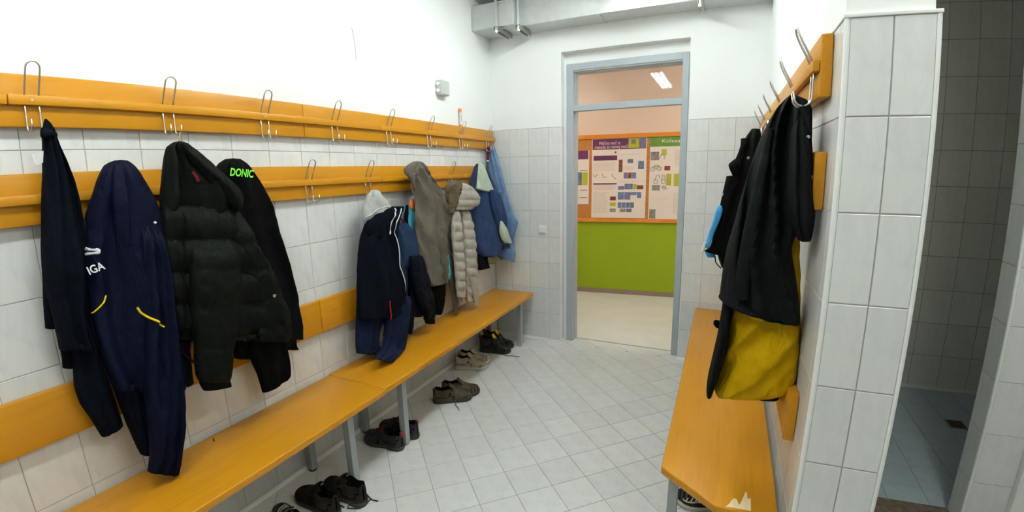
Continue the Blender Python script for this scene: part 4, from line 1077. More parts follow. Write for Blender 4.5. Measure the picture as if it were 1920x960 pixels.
cloth(g, 'hood', [((0.16, 1.533, 1.442), (0.16, 1.649, 1.433), 0.012), ((0.16, 1.466, 1.428), (0.16, 1.63, 1.414), 0.026), ((0.16, 1.387, 1.406), (0.16, 1.595, 1.386), 0.034), ((0.16, 1.31, 1.375), (0.16, 1.57, 1.347), 0.036), ((0.16, 1.279, 1.328), (0.16, 1.554, 1.294), 0.03), ((0.16, 1.299, 1.275), (0.16, 1.518, 1.244), 0.018)], FX, 'navy', fold=0.014, freq=18, fan=True, seed=63)
seam(g, 'hood_edge', [(0.2, 1.301, 1.399), (0.2, 1.334, 1.412), (0.2, 1.387, 1.432), (0.2, 1.451, 1.446), (0.2, 1.521, 1.444)], FX, 0.003, 'white')
seam(g, 'zipper', [(0.2, 1.592, 1.424), (0.2, 1.546, 1.385), (0.2, 1.51, 1.341), (0.2, 1.513, 1.267), (0.2, 1.523, 1.162), (0.2, 1.528, 1.057), (0.2, 1.552, 0.975), (0.2, 1.57, 0.888), (0.2, 1.581, 0.83)], FX, 0.0035, 'white', lift=0.003)
seam(g, 'drawstring', [(0.2, 1.524, 1.43), (0.2, 1.504, 1.385), (0.2, 1.474, 1.339), (0.2, 1.45, 1.295)], FX, 0.005, 'white', lift=0.004)
seam(g, 'drawstring_knot', [(0.2, 1.45, 1.295), (0.2, 1.443, 1.279)], FX, 0.008, 'white', lift=0.005)
seam(g, 'pocket_zip', [(0.16, 1.396, 0.865), (0.16, 1.405, 0.811), (0.16, 1.414, 0.758), (0.16, 1.412, 0.695)], FX, 0.0045, 'red', lift=0.004)

# -- 8 navy puffer between hoodie and taupe jacket
g = thing('puffer_jacket', 'dark navy puffer jacket between the zip hoodie and the taupe jacket', 'jacket', (0.1, 1.9, 1.2), 'clothes on the left wall')
cloth(g, 'body', [((0.11, 1.72, 1.235), (0.11, 1.838, 1.219), 0.025), ((0.11, 1.711, 1.144), (0.11, 1.866, 1.119), 0.04), ((0.11, 1.7, 1.035), (0.11, 1.88, 1.0), 0.048), ((0.11, 1.695, 0.924), (0.11, 1.9, 0.876), 0.05), ((0.11, 1.689, 0.811), (0.11, 1.908, 0.753), 0.05), ((0.11, 1.685, 0.716), (0.11, 1.886, 0.658), 0.044), ((0.11, 1.697, 0.658), (0.11, 1.83, 0.617), 0.034)], FX, 'puffnavy', fold=0.008, freq=10, seed=71, quilt=0.12)
cloth(g, 'sleeve', [((0.165, 1.671, 1.099), (0.165, 1.799, 1.076), 0.03), ((0.165, 1.671, 0.989), (0.165, 1.838, 0.954), 0.04), ((0.165, 1.683, 0.875), (0.165, 1.871, 0.828), 0.044), ((0.165, 1.72, 0.766), (0.165, 1.901, 0.716), 0.044), ((0.165, 1.772, 0.666), (0.165, 1.912, 0.623), 0.04), ((0.165, 1.792, 0.612), (0.165, 1.901, 0.577), 0.034)], FX, 'puffnavy', fold=0.005, freq=10, seed=72, quilt=0.12)
cloth(g, 'cuff', [((0.165, 1.793, 0.623), (0.165, 1.896, 0.591), 0.028), ((0.165, 1.798, 0.602), (0.165, 1.901, 0.569), 0.03), ((0.165, 1.808, 0.579), (0.165, 1.892, 0.552), 0.026)], FX, 'black', fold=0.001, seed=73, open_end=True)
cloth(g, 'sleeve', [((0.105, 1.661, 0.761), (0.105, 1.754, 0.735), 0.03), ((0.105, 1.651, 0.668), (0.105, 1.732, 0.643), 0.032), ((0.105, 1.65, 0.602), (0.105, 1.72, 0.58), 0.03), ((0.105, 1.65, 0.548), (0.105, 1.702, 0.53), 0.024)], FX, 'puffnavy', fold=0.003, freq=10, seed=74, open_end=True)

# -- 9 black fleece whose sleeve shows under the taupe jacket
g = thing('fleece_jacket', 'black fleece whose sleeve shows below the taupe jacket', 'jacket', (0.08, 2.1, 1.2), 'clothes on the left wall')
cloth(g, 'body', [((0.07, 1.962, 1.081), (0.07, 2.189, 1.043), 0.02), ((0.07, 1.966, 0.919), (0.07, 2.204, 0.869), 0.03), ((0.07, 1.981, 0.792), (0.07, 2.2, 0.739), 0.034), ((0.07, 2.002, 0.72), (0.07, 2.187, 0.672), 0.03)], FX, 'black', fold=0.004, seed=81)
cloth(g, 'sleeve', [((0.1, 1.957, 0.842), (0.1, 2.152, 0.796), 0.035), ((0.1, 1.97, 0.757), (0.1, 2.145, 0.712), 0.036), ((0.1, 1.99, 0.676), (0.1, 2.124, 0.639), 0.034), ((0.1, 2.006, 0.621), (0.1, 2.105, 0.593), 0.03), ((0.1, 2.016, 0.576), (0.1, 2.086, 0.554), 0.022)], FX, 'black', fold=0.004, seed=82, open_end=True)

# -- 10 cyan shirt
g = thing('cyan_shirt', 'cyan sports shirt with orange collar peeking out from under the taupe jacket', 'shirt', (0.08, 2.0, 1.3), 'clothes on the left wall')
cloth(g, 'body', [((0.085, 1.796, 1.446), (0.085, 2.006, 1.431), 0.015), ((0.085, 1.789, 1.373), (0.085, 2.135, 1.341), 0.025), ((0.085, 1.774, 1.282), (0.085, 2.227, 1.228), 0.03), ((0.085, 1.781, 1.169), (0.085, 2.232, 1.101), 0.034), ((0.085, 1.817, 1.049), (0.085, 2.266, 0.966), 0.034), ((0.085, 1.865, 0.962), (0.085, 2.298, 0.872), 0.03), ((0.085, 1.956, 0.89), (0.085, 2.301, 0.814), 0.022)], FX, 'cyan', fold=0.006, freq=14, seed=91, open_end=True)
cloth(g, 'collar', [((0.105, 1.784, 1.469), (0.105, 1.85, 1.465), 0.012), ((0.105, 1.781, 1.436), (0.105, 1.852, 1.431), 0.014), ((0.105, 1.79, 1.403), (0.105, 1.843, 1.398), 0.01)], FX, 'orange', fold=0.002, seed=92)
cloth(g, 'side_panel', [((0.075, 1.778, 1.429), (0.075, 1.819, 1.426), 0.01), ((0.075, 1.754, 1.358), (0.075, 1.806, 1.353), 0.014), ((0.075, 1.741, 1.286), (0.075, 1.787, 1.28), 0.014), ((0.075, 1.754, 1.247), (0.075, 1.778, 1.244), 0.008)], FX, 'navy', fold=0.002, seed=93)
cloth(g, 'hem_corner', [((0.13, 2.114, 1.121), (0.13, 2.142, 1.116), 0.006), ((0.13, 2.134, 1.022), (0.13, 2.186, 1.013), 0.012), ((0.13, 2.148, 0.927), (0.13, 2.215, 0.914), 0.014), ((0.13, 2.143, 0.869), (0.13, 2.233, 0.85), 0.012), ((0.13, 2.14, 0.827), (0.13, 2.184, 0.817), 0.008)], FX, 'cyan', fold=0.003, seed=94)

# -- 11 taupe jacket
g = thing('taupe_jacket', 'taupe cotton jacket draped over a hook of the lower left rack', 'jacket', (0.12, 2.0, 1.7), 'clothes on the left wall')
cloth(g, 'body', [((0.15, 1.785, 1.718), (0.15, 1.886, 1.719), 0.02), ((0.15, 1.764, 1.683), (0.15, 1.932, 1.683), 0.034), ((0.15, 1.771, 1.634), (0.15, 1.979, 1.63), 0.042), ((0.15, 1.783, 1.577), (0.15, 2.04, 1.568), 0.046), ((0.15, 1.788, 1.505), (0.15, 2.115, 1.487), 0.05), ((0.15, 1.784, 1.404), (0.15, 2.17, 1.371), 0.052), ((0.15, 1.773, 1.285), (0.15, 2.166, 1.237), 0.052), ((0.15, 1.774, 1.173), (0.15, 2.149, 1.116), 0.05), ((0.15, 1.789, 1.077), (0.15, 2.133, 1.015), 0.048), ((0.15, 1.821, 0.964), (0.15, 2.123, 0.9), 0.045), ((0.15, 1.867, 0.84), (0.15, 2.108, 0.811), 0.04)], FX, 'taupe', fold=0.026, freq=12, fan=True, seed=101, slant=-0.25, open_end=True)
cloth(g, 'hood_flap', [((0.17, 1.764, 1.721), (0.17, 1.847, 1.722), 0.012), ((0.17, 1.7, 1.697), (0.17, 1.85, 1.697), 0.02), ((0.17, 1.664, 1.67), (0.17, 1.824, 1.668), 0.022), ((0.17, 1.673, 1.642), (0.17, 1.803, 1.64), 0.02), ((0.17, 1.724, 1.6), (0.17, 1.788, 1.598), 0.014), ((0.17, 1.754, 1.549), (0.17, 1.777, 1.548), 0.008)], FX, 'taupe', fold=0.006, freq=25, seed=102)
cloth(g, 'front_flap', [((0.12, 2.135, 1.281), (0.12, 2.215, 1.272), 0.015), ((0.12, 2.155, 1.168), (0.12, 2.259, 1.154), 0.022), ((0.12, 2.174, 1.048), (0.12, 2.295, 1.028), 0.026), ((0.12, 2.178, 0.921), (0.12, 2.308, 0.894), 0.026), ((0.12, 2.197, 0.787), (0.12, 2.322, 0.758), 0.022), ((0.12, 2.225, 0.658), (0.12, 2.312, 0.635), 0.016), ((0.12, 2.251, 0.498), (0.12, 2.283, 0.488), 0.008)], FX, 'taupe', fold=0.006, freq=16, seed=103)
f = draper(g, FX); c = f((0.2, 1.74, 1.641), 0.001)
MB().tube([c, c + Vector((0.004, 0, 0))], 0.006, 10).build('snap_button', 'zinc', g)

# -- 12 beige puffer with fur hood
g = thing('beige_puffer', 'beige quilted puffer with brown fur trimmed hood, lower left rack', 'jacket', (0.12, 2.5, 1.5), 'clothes on the left wall')
cloth(g, 'body', [((0.125, 2.238, 1.361), (0.125, 2.493, 1.339), 0.03), ((0.125, 2.208, 1.273), (0.125, 2.573, 1.234), 0.04), ((0.125, 2.192, 1.171), (0.125, 2.609, 1.115), 0.045), ((0.125, 2.196, 1.045), (0.125, 2.618, 0.974), 0.046), ((0.125, 2.223, 0.912), (0.125, 2.617, 0.833), 0.046), ((0.125, 2.266, 0.772), (0.125, 2.616, 0.689), 0.044), ((0.125, 2.306, 0.664), (0.125, 2.599, 0.587), 0.038), ((0.125, 2.366, 0.584), (0.125, 2.558, 0.531), 0.028)], FX, 'beige', fold=0.006, freq=12, seed=111, quilt=0.085, qdepth=0.5)
cloth(g, 'sleeve', [((0.185, 2.189, 1.354), (0.185, 2.28, 1.346), 0.02), ((0.185, 2.166, 1.259), (0.185, 2.296, 1.244), 0.03), ((0.185, 2.163, 1.137), (0.185, 2.302, 1.116), 0.033), ((0.185, 2.176, 1.01), (0.185, 2.316, 0.985), 0.034), ((0.185, 2.188, 0.881), (0.185, 2.322, 0.852), 0.034), ((0.185, 2.194, 0.76), (0.185, 2.321, 0.728), 0.032), ((0.185, 2.21, 0.668), (0.185, 2.298, 0.645), 0.026)], FX, 'beige', fold=0.003, freq=12, seed=112, quilt=0.08, qdepth=0.5, open_end=True)
cloth(g, 'sleeve', [((0.165, 2.344, 1.34), (0.165, 2.468, 1.329), 0.02), ((0.165, 2.352, 1.237), (0.165, 2.52, 1.218), 0.03), ((0.165, 2.358, 1.107), (0.165, 2.546, 1.08), 0.034), ((0.165, 2.365, 0.975), (0.165, 2.545, 0.942), 0.034), ((0.165, 2.371, 0.84), (0.165, 2.536, 0.805), 0.034), ((0.165, 2.369, 0.706), (0.165, 2.535, 0.665), 0.032), ((0.165, 2.385, 0.578), (0.165, 2.507, 0.544), 0.026)], FX, 'beige', fold=0.003, freq=12, seed=113, quilt=0.08, qdepth=0.5, open_end=True)
cloth(g, 'hood', [((0.18, 2.305, 1.559), (0.18, 2.401, 1.556), 0.02), ((0.18, 2.279, 1.527), (0.18, 2.499, 1.518), 0.04), ((0.18, 2.245, 1.484), (0.18, 2.574, 1.466), 0.05), ((0.18, 2.211, 1.441), (0.18, 2.607, 1.416), 0.052), ((0.18, 2.193, 1.402), (0.18, 2.568, 1.374), 0.046), ((0.18, 2.198, 1.365), (0.18, 2.452, 1.344), 0.03)], FX, 'beige', fold=0.006, freq=14, seed=114, quilt=0.075, qdepth=0.25)
cloth(g, 'fur_trim', [((0.19, 2.163, 1.587), (0.19, 2.306, 1.583), 0.025), ((0.19, 2.124, 1.549), (0.19, 2.303, 1.542), 0.04), ((0.19, 2.106, 1.503), (0.19, 2.276, 1.495), 0.045), ((0.19, 2.109, 1.448), (0.19, 2.248, 1.439), 0.044), ((0.19, 2.111, 1.393), (0.19, 2.221, 1.384), 0.036), ((0.19, 2.121, 1.344), (0.19, 2.18, 1.339), 0.02)], FX, 'fur', fold=0.006, freq=20, seed=115, fur=0.012)
cloth(g, 'hem_flap', [((0.195, 2.385, 0.795), (0.195, 2.498, 0.77), 0.015), ((0.195, 2.411, 0.675), (0.195, 2.517, 0.649), 0.02), ((0.195, 2.44, 0.589), (0.195, 2.521, 0.567), 0.016), ((0.195, 2.454, 0.534), (0.195, 2.499, 0.521), 0.01)], FX, 'beige', fold=0.004, freq=16, seed=116)

# -- 13 blue jacket with sage yoke
g = thing('ski_jacket', 'royal blue jacket with pale green shoulders at the end of the lower left rack', 'jacket', (0.12, 2.8, 1.6), 'clothes on the left wall')
cloth(g, 'body', [((0.1, 2.732, 1.713), (0.175, 2.691, 1.711), 0.02), ((0.1, 2.683, 1.664), (0.175, 2.735, 1.662), 0.034), ((0.1, 2.642, 1.593), (0.175, 2.808, 1.588), 0.042), ((0.1, 2.609, 1.505), (0.175, 2.903, 1.492), 0.05), ((0.1, 2.601, 1.398), (0.175, 2.981, 1.372), 0.054), ((0.1, 2.602, 1.289), (0.175, 3.007, 1.252), 0.056), ((0.1, 2.611, 1.169), (0.175, 3.033, 1.12), 0.056), ((0.1, 2.63, 1.055), (0.175, 3.048, 0.996), 0.052), ((0.1, 2.661, 0.965), (0.175, 2.977, 0.916), 0.044), ((0.1, 2.714, 0.903), (0.175, 2.866, 0.881), 0.03)], FX, 'royal', fold=0.024, freq=11, fan=True, seed=121, open_end=True)
cloth(g, 'sleeve', [((0.205, 2.765, 1.488), (0.205, 2.886, 1.483), 0.02), ((0.205, 2.778, 1.377), (0.205, 2.964, 1.364), 0.032), ((0.205, 2.831, 1.255), (0.205, 3.023, 1.236), 0.036), ((0.205, 2.897, 1.128), (0.205, 3.096, 1.103), 0.036), ((0.205, 2.968, 1.035), (0.205, 3.15, 1.009), 0.03)], FX, 'royal', fold=0.012, freq=14, fan=True, seed=122)
cloth(g, 'cuff', [((0.235, 2.885, 1.208), (0.235, 2.928, 1.203), 0.008), ((0.235, 2.88, 1.131), (0.235, 3.012, 1.115), 0.026), ((0.235, 2.908, 1.049), (0.235, 3.076, 1.026), 0.03), ((0.235, 2.971, 0.991), (0.235, 3.121, 0.968), 0.026)], FX, 'sage', fold=0.004, freq=20, seed=123, open_end=True)
cloth(g, 'yoke', [((0.175, 2.636, 1.715), (0.175, 2.691, 1.715), 0.012), ((0.175, 2.624, 1.663), (0.175, 2.745, 1.662), 0.02), ((0.175, 2.61, 1.601), (0.175, 2.808, 1.597), 0.026), ((0.175, 2.597, 1.54), (0.175, 2.885, 1.53), 0.03), ((0.175, 2.586, 1.514), (0.175, 2.954, 1.461), 0.03), ((0.175, 2.594, 1.501), (0.175, 2.953, 1.446), 0.026)], FX, 'sage', fold=0.008, freq=18, seed=124)
cloth(g, 'inner_cuff', [((0.11, 2.697, 0.921), (0.11, 2.875, 0.89), 0.02), ((0.11, 2.693, 0.864), (0.11, 2.861, 0.833), 0.024), ((0.11, 2.687, 0.783), (0.11, 2.898, 0.765), 0.02)], FX, 'navy', fold=0.004, seed=125, open_end=True)
cloth(g, 'olive_cuff', [((0.15, 2.811, 0.904), (0.15, 2.958, 0.878), 0.014), ((0.15, 2.789, 0.869), (0.15, 2.977, 0.834), 0.02), ((0.15, 2.816, 0.819), (0.15, 2.931, 0.797), 0.014)], FX, 'olive', fold=0.004, seed=126)

# -- 14 light denim jacket in the corner
g = thing('denim_jacket', 'light blue denim jacket hanging from the last upper hook in the corner', 'jacket', (0.15, 3.1, 1.8), 'clothes on the left wall')
cloth(g, 'body', [((0.024, 3.12, 1.879), (0.075, 3.12, 1.877), 0.02), ((0.01, 3.12, 1.811), (0.1, 3.12, 1.808), 0.03), ((0.001, 3.12, 1.693), (0.136, 3.12, 1.69), 0.036), ((0.002, 3.12, 1.553), (0.171, 3.12, 1.551), 0.04), ((0.014, 3.12, 1.402), (0.206, 3.12, 1.403), 0.042), ((0.02, 3.12, 1.248), (0.236, 3.12, 1.253), 0.042), ((0.028, 3.12, 1.12), (0.256, 3.12, 1.127), 0.042), ((0.047, 3.12, 0.99), (0.264, 3.12, 1.0), 0.04), ((0.066, 3.12, 0.86), (0.272, 3.12, 0.872), 0.036), ((0.111, 3.12, 0.799), (0.272, 3.12, 0.846), 0.03)], (0.25, -1, 0), 'denim', fold=0.018, freq=12, fan=True, seed=131, slant=-0.2, open_end=True)
cloth(g, 'sleeve', [((0.138, 3.08, 1.454), (0.216, 3.08, 1.454), 0.02), ((0.157, 3.08, 1.33), (0.251, 3.08, 1.331), 0.03), ((0.177, 3.08, 1.23), (0.288, 3.08, 1.233), 0.034), ((0.198, 3.08, 1.175), (0.325, 3.08, 1.179), 0.034), ((0.196, 3.08, 1.105), (0.307, 3.08, 1.109), 0.028), ((0.217, 3.08, 1.034), (0.283, 3.08, 1.037), 0.018)], (0.25, -1, 0), 'denim', fold=0.006, freq=18, seed=132)
cloth(g, 'hem', [((0.11, 3.06, 0.919), (0.29, 3.06, 0.929), 0.02), ((0.114, 3.06, 0.868), (0.306, 3.06, 0.879), 0.026), ((0.131, 3.06, 0.848), (0.287, 3.06, 0.796), 0.018)], (0.25, -1, 0), 'denim', fold=0.003, seed=133)
q = MB(); q.prism([(0.041, 3.04, 1.866), (0.074, 3.04, 1.869), (0.062, 3.04, 1.749), (0.04, 3.04, 1.75)], (0, -0.004, 0)); q.build('strap', 'maroon', g)
q = MB(); q.prism([(0.037, 3.04, 1.75), (0.062, 3.04, 1.749), (0.059, 3.04, 1.735), (0.037, 3.04, 1.736)], (0, -0.005, 0)); q.build('strap_buckle', 'white', g)

# -- right wall -----------------------------------------------------------------
FY = (0, -1, 0)
g = thing('shoulder_bag', 'mustard yellow bag with black sides hanging under the black coat over the right bench', 'bag', (2.2, 1.1, 1.0))
cloth(g, 'body', [((2.21, 1.02, 1.416), (2.305, 1.02, 1.421), 0.05), ((2.185, 1.02, 1.302), (2.318, 1.02, 1.311), 0.07), ((2.132, 1.02, 1.191), (2.327, 1.02, 1.209), 0.085), ((2.112, 1.02, 1.118), (2.333, 1.02, 1.142), 0.1), ((2.107, 1.02, 1.036), (2.339, 1.02, 1.065), 0.12), ((2.096, 1.02, 0.961), (2.343, 1.02, 0.996), 0.13), ((2.084, 1.02, 0.894), (2.341, 1.02, 0.935), 0.13), ((2.074, 1.02, 0.843), (2.325, 1.02, 0.885), 0.12), ((2.08, 1.02, 0.815), (2.285, 1.02, 0.851), 0.09), ((2.114, 1.02, 0.812), (2.241, 1.02, 0.835), 0.04)], FY, 'yellow', fold=0.018, freq=11, seed=141, wrinkle=0.012, slant=0.8, soft=0.8)
cloth(g, 'side_panel', [((2.08, 1.01, 1.188), (2.119, 1.01, 1.192), 0.05), ((2.076, 1.01, 1.117), (2.113, 1.01, 1.121), 0.1), ((2.069, 1.01, 1.034), (2.105, 1.01, 1.039), 0.125), ((2.058, 1.01, 0.948), (2.093, 1.01, 0.954), 0.13), ((2.048, 1.01, 0.871), (2.08, 1.01, 0.877), 0.12), ((2.047, 1.01, 0.827), (2.07, 1.01, 0.831), 0.1), ((2.058, 1.01, 0.809), (2.069, 1.01, 0.811), 0.05)], FY, 'black', fold=0.004, freq=16, seed=142)
cloth(g, 'bottom_panel', [((2.175, 1.06, 0.881), (2.31, 1.06, 0.902), 0.09), ((2.188, 1.06, 0.835), (2.311, 1.06, 0.856), 0.09), ((2.213, 1.06, 0.804), (2.304, 1.06, 0.82), 0.06), ((2.248, 1.06, 0.793), (2.302, 1.06, 0.802), 0.03)], FY, 'black', fold=0.004, seed=143)
cloth(g, 'opening', [((2.138, 0.912, 1.188), (2.307, 0.912, 1.205), 0.012), ((2.146, 0.912, 1.166), (2.306, 0.912, 1.183), 0.012), ((2.161, 0.912, 1.144), (2.299, 0.912, 1.159), 0.011), ((2.186, 0.912, 1.126), (2.282, 0.912, 1.137), 0.008), ((2.213, 0.912, 1.116), (2.258, 0.912, 1.121), 0.004)], FY, 'bag_inside', fold=0.004, freq=14, seed=144)
seam(g, 'rim', [(2.118, 0.8, 1.214), (2.132, 0.8, 1.191), (2.155, 0.8, 1.169), (2.181, 0.8, 1.155), (2.206, 0.8, 1.151)], FY, 0.009, 'yellow', lift=0.0)
seam(g, 'zipper', [(2.187, 0.8, 1.194), (2.193, 0.8, 1.177), (2.199, 0.8, 1.157)], FY, 0.004, 'black', lift=0.002)
cloth(g, 'strap_end', [((2.054, 1.03, 1.086), (2.072, 1.03, 1.088), 0.01), ((2.053, 1.03, 1.073), (2.076, 1.03, 1.076), 0.012), ((2.063, 1.03, 1.06), (2.081, 1.03, 1.062), 0.01)], FY, 'black', fold=0.0, seed=145)

g = thing('winter_coat', 'long black coat hanging from the nearest hook of the right wall', 'coat', (2.2, 1.0, 1.5))
cloth(g, 'body', [((2.245, 0.985, 1.874), (2.259, 0.985, 1.873), 0.014), ((2.225, 0.985, 1.855), (2.297, 0.985, 1.852), 0.03), ((2.206, 0.985, 1.831), (2.306, 0.985, 1.827), 0.045), ((2.186, 0.985, 1.791), (2.309, 0.985, 1.787), 0.06), ((2.163, 0.985, 1.735), (2.313, 0.985, 1.732), 0.075), ((2.144, 0.985, 1.669), (2.314, 0.985, 1.668), 0.09), ((2.127, 0.985, 1.599), (2.316, 0.985, 1.6), 0.1), ((2.111, 0.985, 1.527), (2.311, 0.985, 1.531), 0.11), ((2.098, 0.985, 1.453), (2.301, 0.985, 1.461), 0.12), ((2.082, 0.985, 1.378), (2.281, 0.985, 1.389), 0.13), ((2.072, 0.985, 1.292), (2.296, 0.985, 1.308), 0.135), ((2.067, 0.985, 1.204), (2.313, 0.985, 1.23), 0.135), ((2.066, 0.985, 1.188), (2.32, 0.985, 1.18), 0.13), ((2.11, 0.985, 1.172), (2.325, 0.985, 1.133), 0.115)], FY, 'coat', fold=0.04, freq=10, fan=True, seed=151, slant=-0.25, open_end=True, around=72, wrinkle=0.005)
cloth(g, 'sleeve', [((2.258, 0.875, 1.801), (2.292, 0.875, 1.8), 0.025), ((2.243, 0.875, 1.746), (2.3, 0.875, 1.745), 0.036), ((2.241, 0.875, 1.667), (2.306, 0.875, 1.666), 0.045), ((2.242, 0.875, 1.586), (2.316, 0.875, 1.587), 0.05), ((2.248, 0.875, 1.513), (2.325, 0.875, 1.515), 0.05), ((2.262, 0.875, 1.463), (2.324, 0.875, 1.466), 0.045), ((2.285, 0.875, 1.423), (2.318, 0.875, 1.424), 0.035)], FY, 'coat', fold=0.024, freq=12, fan=True, seed=152, open_end=True, sink=0.05)
cloth(g, 'collar', [((2.241, 0.88, 1.853), (2.253, 0.88, 1.853), 0.008), ((2.256, 0.88, 1.84), (2.282, 0.88, 1.839), 0.016), ((2.263, 0.88, 1.815), (2.289, 0.88, 1.814), 0.018), ((2.277, 0.88, 1.785), (2.294, 0.88, 1.784), 0.014), ((2.288, 0.88, 1.746), (2.298, 0.88, 1.745), 0.008)], FY, 'coat', fold=0.004, freq=20, seed=153)
cloth(g, 'front_edge', [((2.179, 0.9, 1.766), (2.197, 0.9, 1.765), 0.012), ((2.16, 0.9, 1.668), (2.188, 0.9, 1.668), 0.02), ((2.142, 0.9, 1.55), (2.176, 0.9, 1.551), 0.026), ((2.124, 0.9, 1.429), (2.169, 0.9, 1.431), 0.03), ((2.113, 0.9, 1.303), (2.165, 0.9, 1.307), 0.03), ((2.11, 0.9, 1.211), (2.159, 0.9, 1.216), 0.026)], FY, 'coat', fold=0.01, freq=18, seed=154, sink=0.03)
f = draper(g, FY); c = f((2.287, 0.85, 1.734), 0.001)
MB().tube([c, c + Vector((0, -0.004, 0))], 0.005, 10).build('snap_button', 'zinc', g)

g = thing('rain_jacket', 'black jacket with bright blue sleeve panels hanging behind the long black coat', 'jacket', (2.1, 1.8, 1.5))
cloth(g, 'body', [((2.171, 1.8, 1.83), (2.209, 1.8, 1.828), 0.03), ((2.146, 1.8, 1.79), (2.218, 1.8, 1.787), 0.06), ((2.13, 1.8, 1.733), (2.231, 1.8, 1.731), 0.08), ((2.108, 1.8, 1.669), (2.244, 1.8, 1.667), 0.1), ((2.09, 1.8, 1.59), (2.249, 1.8, 1.59), 0.11), ((2.068, 1.8, 1.496), (2.24, 1.8, 1.499), 0.12), ((2.049, 1.8, 1.387), (2.235, 1.8, 1.393), 0.12), ((2.037, 1.8, 1.276), (2.23, 1.8, 1.285), 0.12), ((2.049, 1.8, 1.192), (2.211, 1.8, 1.202), 0.1), ((2.068, 1.8, 1.137), (2.19, 1.8, 1.145), 0.06)], FY, 'black', fold=0.024, freq=10, fan=True, seed=161)
cloth(g, 'collar', [((2.123, 1.76, 1.783), (2.159, 1.76, 1.782), 0.02), ((2.123, 1.76, 1.752), (2.156, 1.76, 1.752), 0.03), ((2.115, 1.76, 1.719), (2.153, 1.76, 1.719), 0.034), ((2.102, 1.76, 1.681), (2.15, 1.76, 1.68), 0.03)], FY, 'black', fold=0.01, freq=30, seed=162)
cloth(g, 'hood_tip', [((2.101, 1.72, 1.686), (2.134, 1.72, 1.685), 0.012), ((2.074, 1.72, 1.661), (2.136, 1.72, 1.66), 0.02), ((2.08, 1.72, 1.635), (2.132, 1.72, 1.635), 0.024), ((2.096, 1.72, 1.604), (2.134, 1.72, 1.604), 0.02)], FY, 'black', fold=0.006, freq=30, seed=163)
cloth(g, 'sleeve', [((2.067, 1.74, 1.604), (2.135, 1.74, 1.604), 0.03), ((2.052, 1.74, 1.513), (2.116, 1.74, 1.513), 0.04), ((2.038, 1.74, 1.419), (2.102, 1.74, 1.421), 0.045), ((2.023, 1.74, 1.325), (2.092, 1.74, 1.327), 0.045), ((2.009, 1.74, 1.25), (2.082, 1.74, 1.254), 0.04), ((1.982, 1.74, 1.226), (2.059, 1.74, 1.209), 0.03)], FY, 'black', fold=0.008, freq=16, seed=164, open_end=True)
cloth(g, 'blue_panel', [((2.036, 1.69, 1.461), (2.053, 1.69, 1.461), 0.01), ((2.027, 1.69, 1.439), (2.059, 1.69, 1.44), 0.018), ((2.018, 1.69, 1.392), (2.049, 1.69, 1.393), 0.022), ((2.003, 1.69, 1.338), (2.03, 1.69, 1.339), 0.022), ((1.991, 1.69, 1.289), (2.016, 1.69, 1.291), 0.018), ((1.983, 1.69, 1.251), (2.005, 1.69, 1.252), 0.012)], FY, 'skyblue', fold=0.004, freq=20, seed=165)
cloth(g, 'white_stripe', [((1.979, 1.68, 1.277), (1.992, 1.68, 1.278), 0.006), ((1.973, 1.68, 1.25), (1.988, 1.68, 1.25), 0.008), ((1.972, 1.68, 1.231), (1.982, 1.68, 1.231), 0.006)], FY, 'white', fold=0.0, seed=166)
cloth(g, 'blue_lining', [((1.998, 1.76, 1.249), (2.031, 1.76, 1.251), 0.015), ((1.987, 1.76, 1.218), (2.028, 1.76, 1.22), 0.02), ((1.999, 1.76, 1.19), (2.04, 1.76, 1.193), 0.016)], FY, 'skyblue', fold=0.003, seed=167)
f = draper(g, FY)
for px in ([(2.16, 1.6, 1.69), (2.055, 1.6, 1.515)]):
    c = f(px, 0.001); MB().tube([c, c + Vector((0, -0.004, 0))], 0.007, 8).build('snap_button', 'zinc', g)
q = MB(); q.tube([(2.036, 1.64, 1.215), (2.042, 1.64, 1.188), (2.056, 1.64, 1.171), (2.068, 1.64, 1.161)], 0.003, 6); q.build('drawcord', 'black', g, smooth='all')

